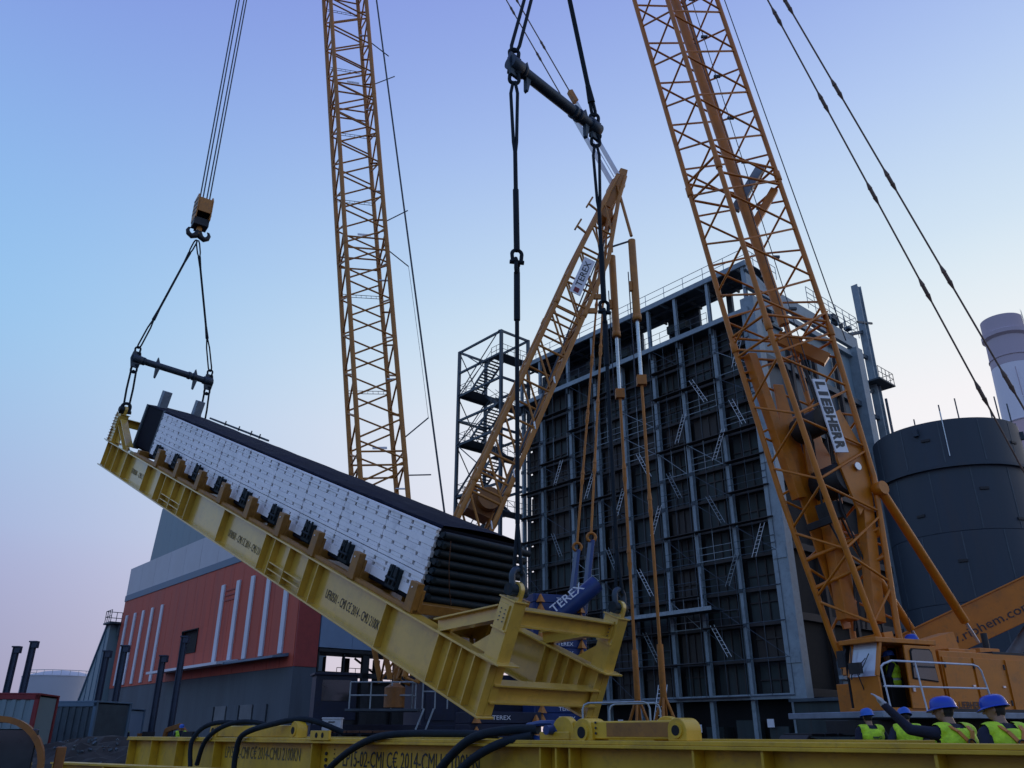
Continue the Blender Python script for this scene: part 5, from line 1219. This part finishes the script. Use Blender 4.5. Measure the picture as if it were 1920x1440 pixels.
    for f in b2.faces:
        c = hip + inv @ (f.calc_center_median() - hip)
        neck = c.z > 1.44 and abs(c.x) < .075; vneck = c.y > 0 and c.z > 1.22 and abs(c.x) < (c.z - 1.2) * .35
        if c.z < .90 or neck or vneck or abs(c.x) > .232 and c.z > 1.2 or abs(c.x) > .25: kill.append(f)
        f.material_index = 1 if (1.04 < c.z < 1.095) else 0
    bmesh.ops.delete(b2, geom=kill, context='FACES'); b2.to_mesh(vest); b2.free(); vest.materials.append(HIVIS); vest.materials.append(REFL)
    return me, vest, hc, head_r, up, ln
def helmet_mesh():
    n = 28; vs = []; fs = []
    prof = [(1.0, 0), (1.0, .02), (.985, .3), (.92, .58), (.78, .8), (.55, .94), (.28, 1.0), (.02, 1.015)]
    for r, z in prof:
        for i in range(n):
            a = 2 * math.pi * i / n; x = .112 * r * math.cos(a); y = .134 * r * math.sin(a); vs.append((x, y, .128 * z + (.006 if abs(x) < .02 and z > .3 else 0)))
    for k in range(len(prof) - 1):
        for i in range(n): fs.append([k * n + i, k * n + (i + 1) % n, (k + 1) * n + (i + 1) % n, (k + 1) * n + i])
    b = len(vs)
    for r, z in ((1.0, .004), (1.09, -.008), (1.09, -.016), (1.0, -.004)):
        for i in range(n):
            a = 2 * math.pi * i / n; f = max(0, math.sin(a)); vs.append((.112 * r * math.cos(a), .134 * (r + (r - 1) * 3.2 * f) * math.sin(a), z - (.012 * f if r > 1 else 0)))
    for k in range(3):
        for i in range(n): fs.append([b + k * n + i, b + k * n + (i + 1) % n, b + (k + 1) * n + (i + 1) % n, b + (k + 1) * n + i])
    me = bpy.data.meshes.new('hard_hat'); me.from_pydata(vs, [], fs); bm = bmesh.new(); bm.from_mesh(me); bmesh.ops.recalc_face_normals(bm, faces=bm.faces); bm.to_mesh(me); bm.free()
    me.shade_smooth(); me.materials.append(HELMET); return me
HH = helmet_mesh(); BODY = {}
HELMET2 = mat('faded_blue_helmet', (.02, .12, .50), .45, var=.2, scale=6); HH2 = HH.copy(); HH2.materials.clear(); HH2.materials.append(HELMET2)
def person(label, pos, yaw, pose_name, pose, harness=False, scale=1., mark=True):
    if pose_name not in BODY: BODY[pose_name] = body_meshes(pose)
    me, vest, hc, hr, up, ln = BODY[pose_name]
    t = thing('person', label, 'person', pos, Euler((0, 0, R(yaw))).to_matrix()); t.scale = (scale * (1.14 if harness else 1.08), scale * 1.1, scale)
    bd = link(bpy.data.objects.new('body', me), t); vs = link(bpy.data.objects.new('vest', vest), t)
    link(bpy.data.objects.new('hard_hat', HH if harness else HH2), t, Matrix.Translation(hc + hr @ V((0, .0, .03))) @ (hr @ Euler((R(-6), 0, 0)).to_matrix()).to_4x4())
    if harness:
        def bk(x, z): return up((x, -.188 + .05 * max(0, z - 1.33) / .1 * .6, z))
        for s in (-1, 1):
            P = [up((s * .12, .06, 1.50)), up((s * .125, -.07, 1.495)), bk(s * .09, 1.40), bk(s * .03, 1.30), bk(-s * .05, 1.2), bk(-s * .12, 1.08)]
            b = MB()
            for a, c in zip(P[:-1], P[1:]): b.bar(a, c, .012, .045, up=ln @ V((1, 0, 0)))
            b.build(t, 'harness_strap', STRAP)
        b = MB(); b.path(ring(bk(0, 1.27) + ln @ V((0, -.02, 0)), ln @ V((1, 0, 0)), ln @ V((0, 0, 1)), .04, 12, closed=True), .009, 6, True)
        b.path([bk(0, 1.25) + V((0, -.03, 0)), bk(.05, 1.19) + V((0, -.05, 0)), bk(.1, 1.15) + V((0, -.05, 0)), bk(.06, 1.09) + V((0, -.05, 0)), bk(-.03, 1.13) + V((0, -.05, 0)), bk(-.06, 1.2) + V((0, -.04, 0))], .018, 6)
        b.box(bk(.03, 1.17) + V((0, -.04, 0)), (.1, .06, .12)); b.build(t, 'lanyard', DARK)
    elif mark:
        b = MB(); b.path(ring(up((.06, -.198, 1.285)), V((1, 0, 0)), ln @ V((0, 0, 1)), .024, 12, closed=True), .006, 5, True)
        b.box(up((-.03, -.197, 1.29)), (.11, .008, .022), ln); b.box(up((-.03, -.197, 1.262)), (.09, .008, .010), ln); b.build(t, 'vest_emblem', LETTER)
    return t
STAND = dict(L=[(-.31, -.03, 1.14), (-.29, .12, .93), (-.28, .2, .86)], R=[(.31, -.03, 1.14), (.30, .10, .92), (.29, .17, .85)], LL=[(-.11, .02, .49), (-.12, -.02, .09)], LR=[(.11, .02, .49), (.12, -.02, .09)])
POINT = dict(STAND, lean=-9, L=[(-.42, .22, 1.44), (-.60, .34, 1.72), (-.63, .38, 1.80)], gloves=True, nod=6, turn=32)
HIPS = dict(STAND, lean=-8, L=[(-.33, -.10, 1.18), (-.2, .08, 1.02), (-.12, .14, 1.0)], R=[(.3, .08, 1.16), (.16, .26, 1.2), (.06, .3, 1.22)], nod=-4, turn=20)
SIT = dict(STAND, L=[(-.26, .1, 1.14), (-.2, .34, 1.1), (-.18, .42, 1.08)], R=[(.26, .1, 1.14), (.2, .34, 1.1), (.18, .42, 1.08)], LL=[(-.12, .42, .93), (-.12, .48, .5)], LR=[(.12, .42, .93), (.12, .48, .5)])
person('worker in blue hard hat and plain backed lime vest, farthest left of the right-hand group', (7.36, 18.0, 0), 8, 'stand', STAND, scale=1.03)
person('worker in blue hard hat half hidden behind the raised arm', (7.95, 17.6, 0), -20, 'hips', HIPS, scale=1.04, mark=False)
person('worker in lime vest and orange harness stretching one arm towards the crane cab', (5.27, 10.35, 0), 18, 'point', POINT, True, 1.0)
person('worker in lime vest and harness at the far right edge, both arms low', (5.66, 10.0, 0), 10, 'stand_turn', dict(STAND, lean=-7, turn=40), True, 1.0)
person('distant worker in green vest left of the long yellow beam', (-19.4, 44, 0), 150, 'stand', STAND, scale=.98, mark=False)
person('distant worker behind the slings draped over the far part of the front beam', (-16.6, 44, 0), 200, 'stand', STAND, scale=1.0, mark=False)
person('crane driver in blue jacket and vest seated in the orange cab', lc(1.15, .62, 1.72), 64, 'sit', SIT, scale=.95, mark=False)
hh = link(bpy.data.objects.new('hard_hat', HH), None, Matrix.Translation(lc(1.75, .35, 3.70)) @ Euler((R(-8), R(10), R(60))).to_matrix().to_4x4() @ Matrix.Diagonal((1.25, 1.25, 1.25, 1)))
tag(hh, 'blue hard hat lying on the roof of the crane cab', 'hard hat')

# ================================================================== CLUTTER AT THE LOWER LEFT
def container(label, c, sz, yaw, m, top):
    t = thing('site_container', label, 'container', (c[0], c[1], 0), Euler((0, 0, R(yaw))).to_matrix(), 'site containers at the lower left'); L, Wd, H = sz
    box(t, 'shell', (0, 0, H / 2), (L - .12, Wd - .12, H - .1), m)
    for s in (-1, 1):
        for k in range(int(L / .3)):
            box(t, 'corrugation', (-L / 2 + .2 + k * .3, s * (Wd / 2 - .045), H / 2), (.15, .05, H - .3), m)
    for z in (.08, H - .08):
        for s in (-1, 1): box(t, 'rail', (0, s * (Wd / 2 - .06), z), (L, .12, .16), top)
    for x in (-1, 1):
        for s in (-1, 1): box(t, 'corner_post', (x * (L / 2 - .07), s * (Wd / 2 - .07), H / 2), (.14, .14, H), top)
    box(t, 'roof', (0, 0, H + .03), (L, Wd, .06), top)
container('pale container with red roof rails at the left edge', (-19.2, 31.2), (4.6, 2.4, 2.65), 12, GREYTOW, REDC)
container('grey container right of the red roofed one', (-18.3, 36.4), (3.6, 2.4, 2.55), -10, STEEL_D, BLUEBAND)
container('pale container in front of the sloping grey shed', (-20.9, 44.5), (3.4, 2.4, 2.5), 5, PALEBLUE, BLUEBAND)
def excavator(label, pos, yaw, sc):
    t = thing('excavator', label, 'excavator', pos, Euler((0, 0, R(yaw))).to_matrix(), 'excavators by the red hall'); t.scale = (sc,) * 3
    for s in (-1, 1):
        P = [(-1.5, .1), (-1.75, .4), (-1.5, .7), (1.5, .7), (1.75, .4), (1.5, .1)]; extrude(t, 'track', P, (0, s * .95, 0), (1, 0, 0), (0, 0, 1), .5, DARK, bev=.03)
    box(t, 'upper_body', (-.5, 0, 1.35), (2.6, 2.1, .9), MESHY); box(t, 'counterweight', (-1.6, 0, 1.4), (.7, 2.2, 1.0), DARK)
    c = box(t, 'cab', (.5, .6, 1.95), (1.2, .9, 1.5), DARK); box(c, 'window', (1.105, .6, 2.2), (.02, .75, .9), GLASSD)
    bar(t, 'boom', (.6, -.3, 1.5), (2.6, -.3, 3.2), .35, .45, MESHY); bar(t, 'boom', (2.5, -.3, 3.2), (4.0, -.3, 2.8), .35, .4, MESHY); bar(t, 'arm', (4.0, -.3, 2.9), (4.4, -.3, 1.0), .28, .32, MESHY)
    tube(t, 'cylinder', (.9, -.3, 1.4), (2.4, -.3, 2.8), .09, SILVER, 10)
    extrude(t, 'bucket', [(0, 0), (.5, -.1), (.55, -.6), (.1, -.8), (-.25, -.45)], (4.35, -.3, 1.0), (1, 0, 0), (0, 0, 1), .8, DARK, bev=.02)
excavator('dark orange excavator below the left pale strips of the red hall', (-20.3, 45.8, 0), 200, .78)
excavator('brownish excavator further right along the grey base wall', (-15.6, 43.8, 0), 160, .55)
# rubble heap
b = MB(); random.seed(3)
hv = []; hf = []; n = 26
for j in range(n):
    for i in range(n):
        x = -1 + 2 * i / (n - 1); y = -1 + 2 * j / (n - 1); r = max(0, 1 - (x * x + y * y)); hv.append((-12.6 + x * 4.0, 27.5 + y * 3.2, -.1 + 1.35 * r ** .8 + (random.uniform(-.12, .12) if r else 0)))
for j in range(n - 1):
    for i in range(n - 1): hf.append([j * n + i, j * n + i + 1, (j + 1) * n + i + 1, (j + 1) * n + i])
h = raw(None, 'rubble_heap', hv, hf, DIRT); tag(h, 'low heap of dark earth and rubble left of the long yellow beam', 'heap', kind='stuff')
b = MB()
for k in range(220):
    a = random.uniform(0, 6.28); q = random.random() ** .5 * .9; x, y = -12.6 + q * 4 * math.cos(a), 27.5 + q * 3.2 * math.sin(a); s = random.uniform(.03, .11)
    b.box((x, y, -.1 + 1.35 * max(0, 1 - q * q) ** .8 + .03), (s, s * random.uniform(.5, 1.2), s * .7), Euler((random.random() * 3, random.random() * 3, random.random() * 3)).to_matrix())
st = b.build(None, 'rubble_stones', STEEL_D, smooth=False); tag(st, 'pale broken stones scattered on the dark heap', 'stones', kind='stuff')
# machine with an orange hooped hood in the corner
SM = thing('site_machine', 'dark machine with rounded orange hood cut by the lower left corner', 'machine', (-6.55, 11.2, 0), Euler((0, 0, R(27))).to_matrix())
b = MB(); A = [math.pi * i / 16 for i in range(17)]
hood = [(-.52 + .0, 0)]
hv = []; hf = []
for x in (-.5, .5):
    for rr in (.62, .55):
        for a in A: hv.append((rr * math.cos(a) * .95, x, .98 + rr * math.sin(a)))
m_ = len(A)
for k in range(m_ - 1):
    o = [0, m_, 2 * m_, 3 * m_]
    hf += [[o[0] + k, o[0] + k + 1, o[1] + k + 1, o[1] + k], [o[2] + k, o[2] + k + 1, o[3] + k + 1, o[3] + k], [o[0] + k, o[0] + k + 1, o[2] + k + 1, o[2] + k], [o[1] + k, o[1] + k + 1, o[3] + k + 1, o[3] + k]]
raw(SM, 'hood', hv, hf, MESHY, smooth=False)
box(SM, 'window', (0, -.2, 1.05), (.9, .5, .8), GLASSD); box(SM, 'body', (0, .3, .55), (1.2, 2.0, .8), DARK)
box(SM, 'lamp_bracket', (.75, .1, 1.1), (.12, .12, .28), MESHY); box(SM, 'fender', (.72, .2, .8), (.3, .9, .2), DARK)
for x in (-.55, .55):
    for y in (-.3, 1.0): tube(SM, 'wheel', (x - .14, y, .38), (x + .14, y, .38), .38, DARK, 18)
# white case on the crawler track of the blue crane
wc = thing('white_case', 'small white case standing on the rusty crawler track', 'case', (-6.9, 33.6, 1.5)); box(wc, 'case_body', (0, 0, .2), (.72, .4, .4), WHITEP); box(wc, 'lid', (0, 0, .43), (.76, .44, .06), WHITEP); tube(wc, 'handle', (-.12, -.22, .3), (.12, -.22, .3), .02, DARK, 6)
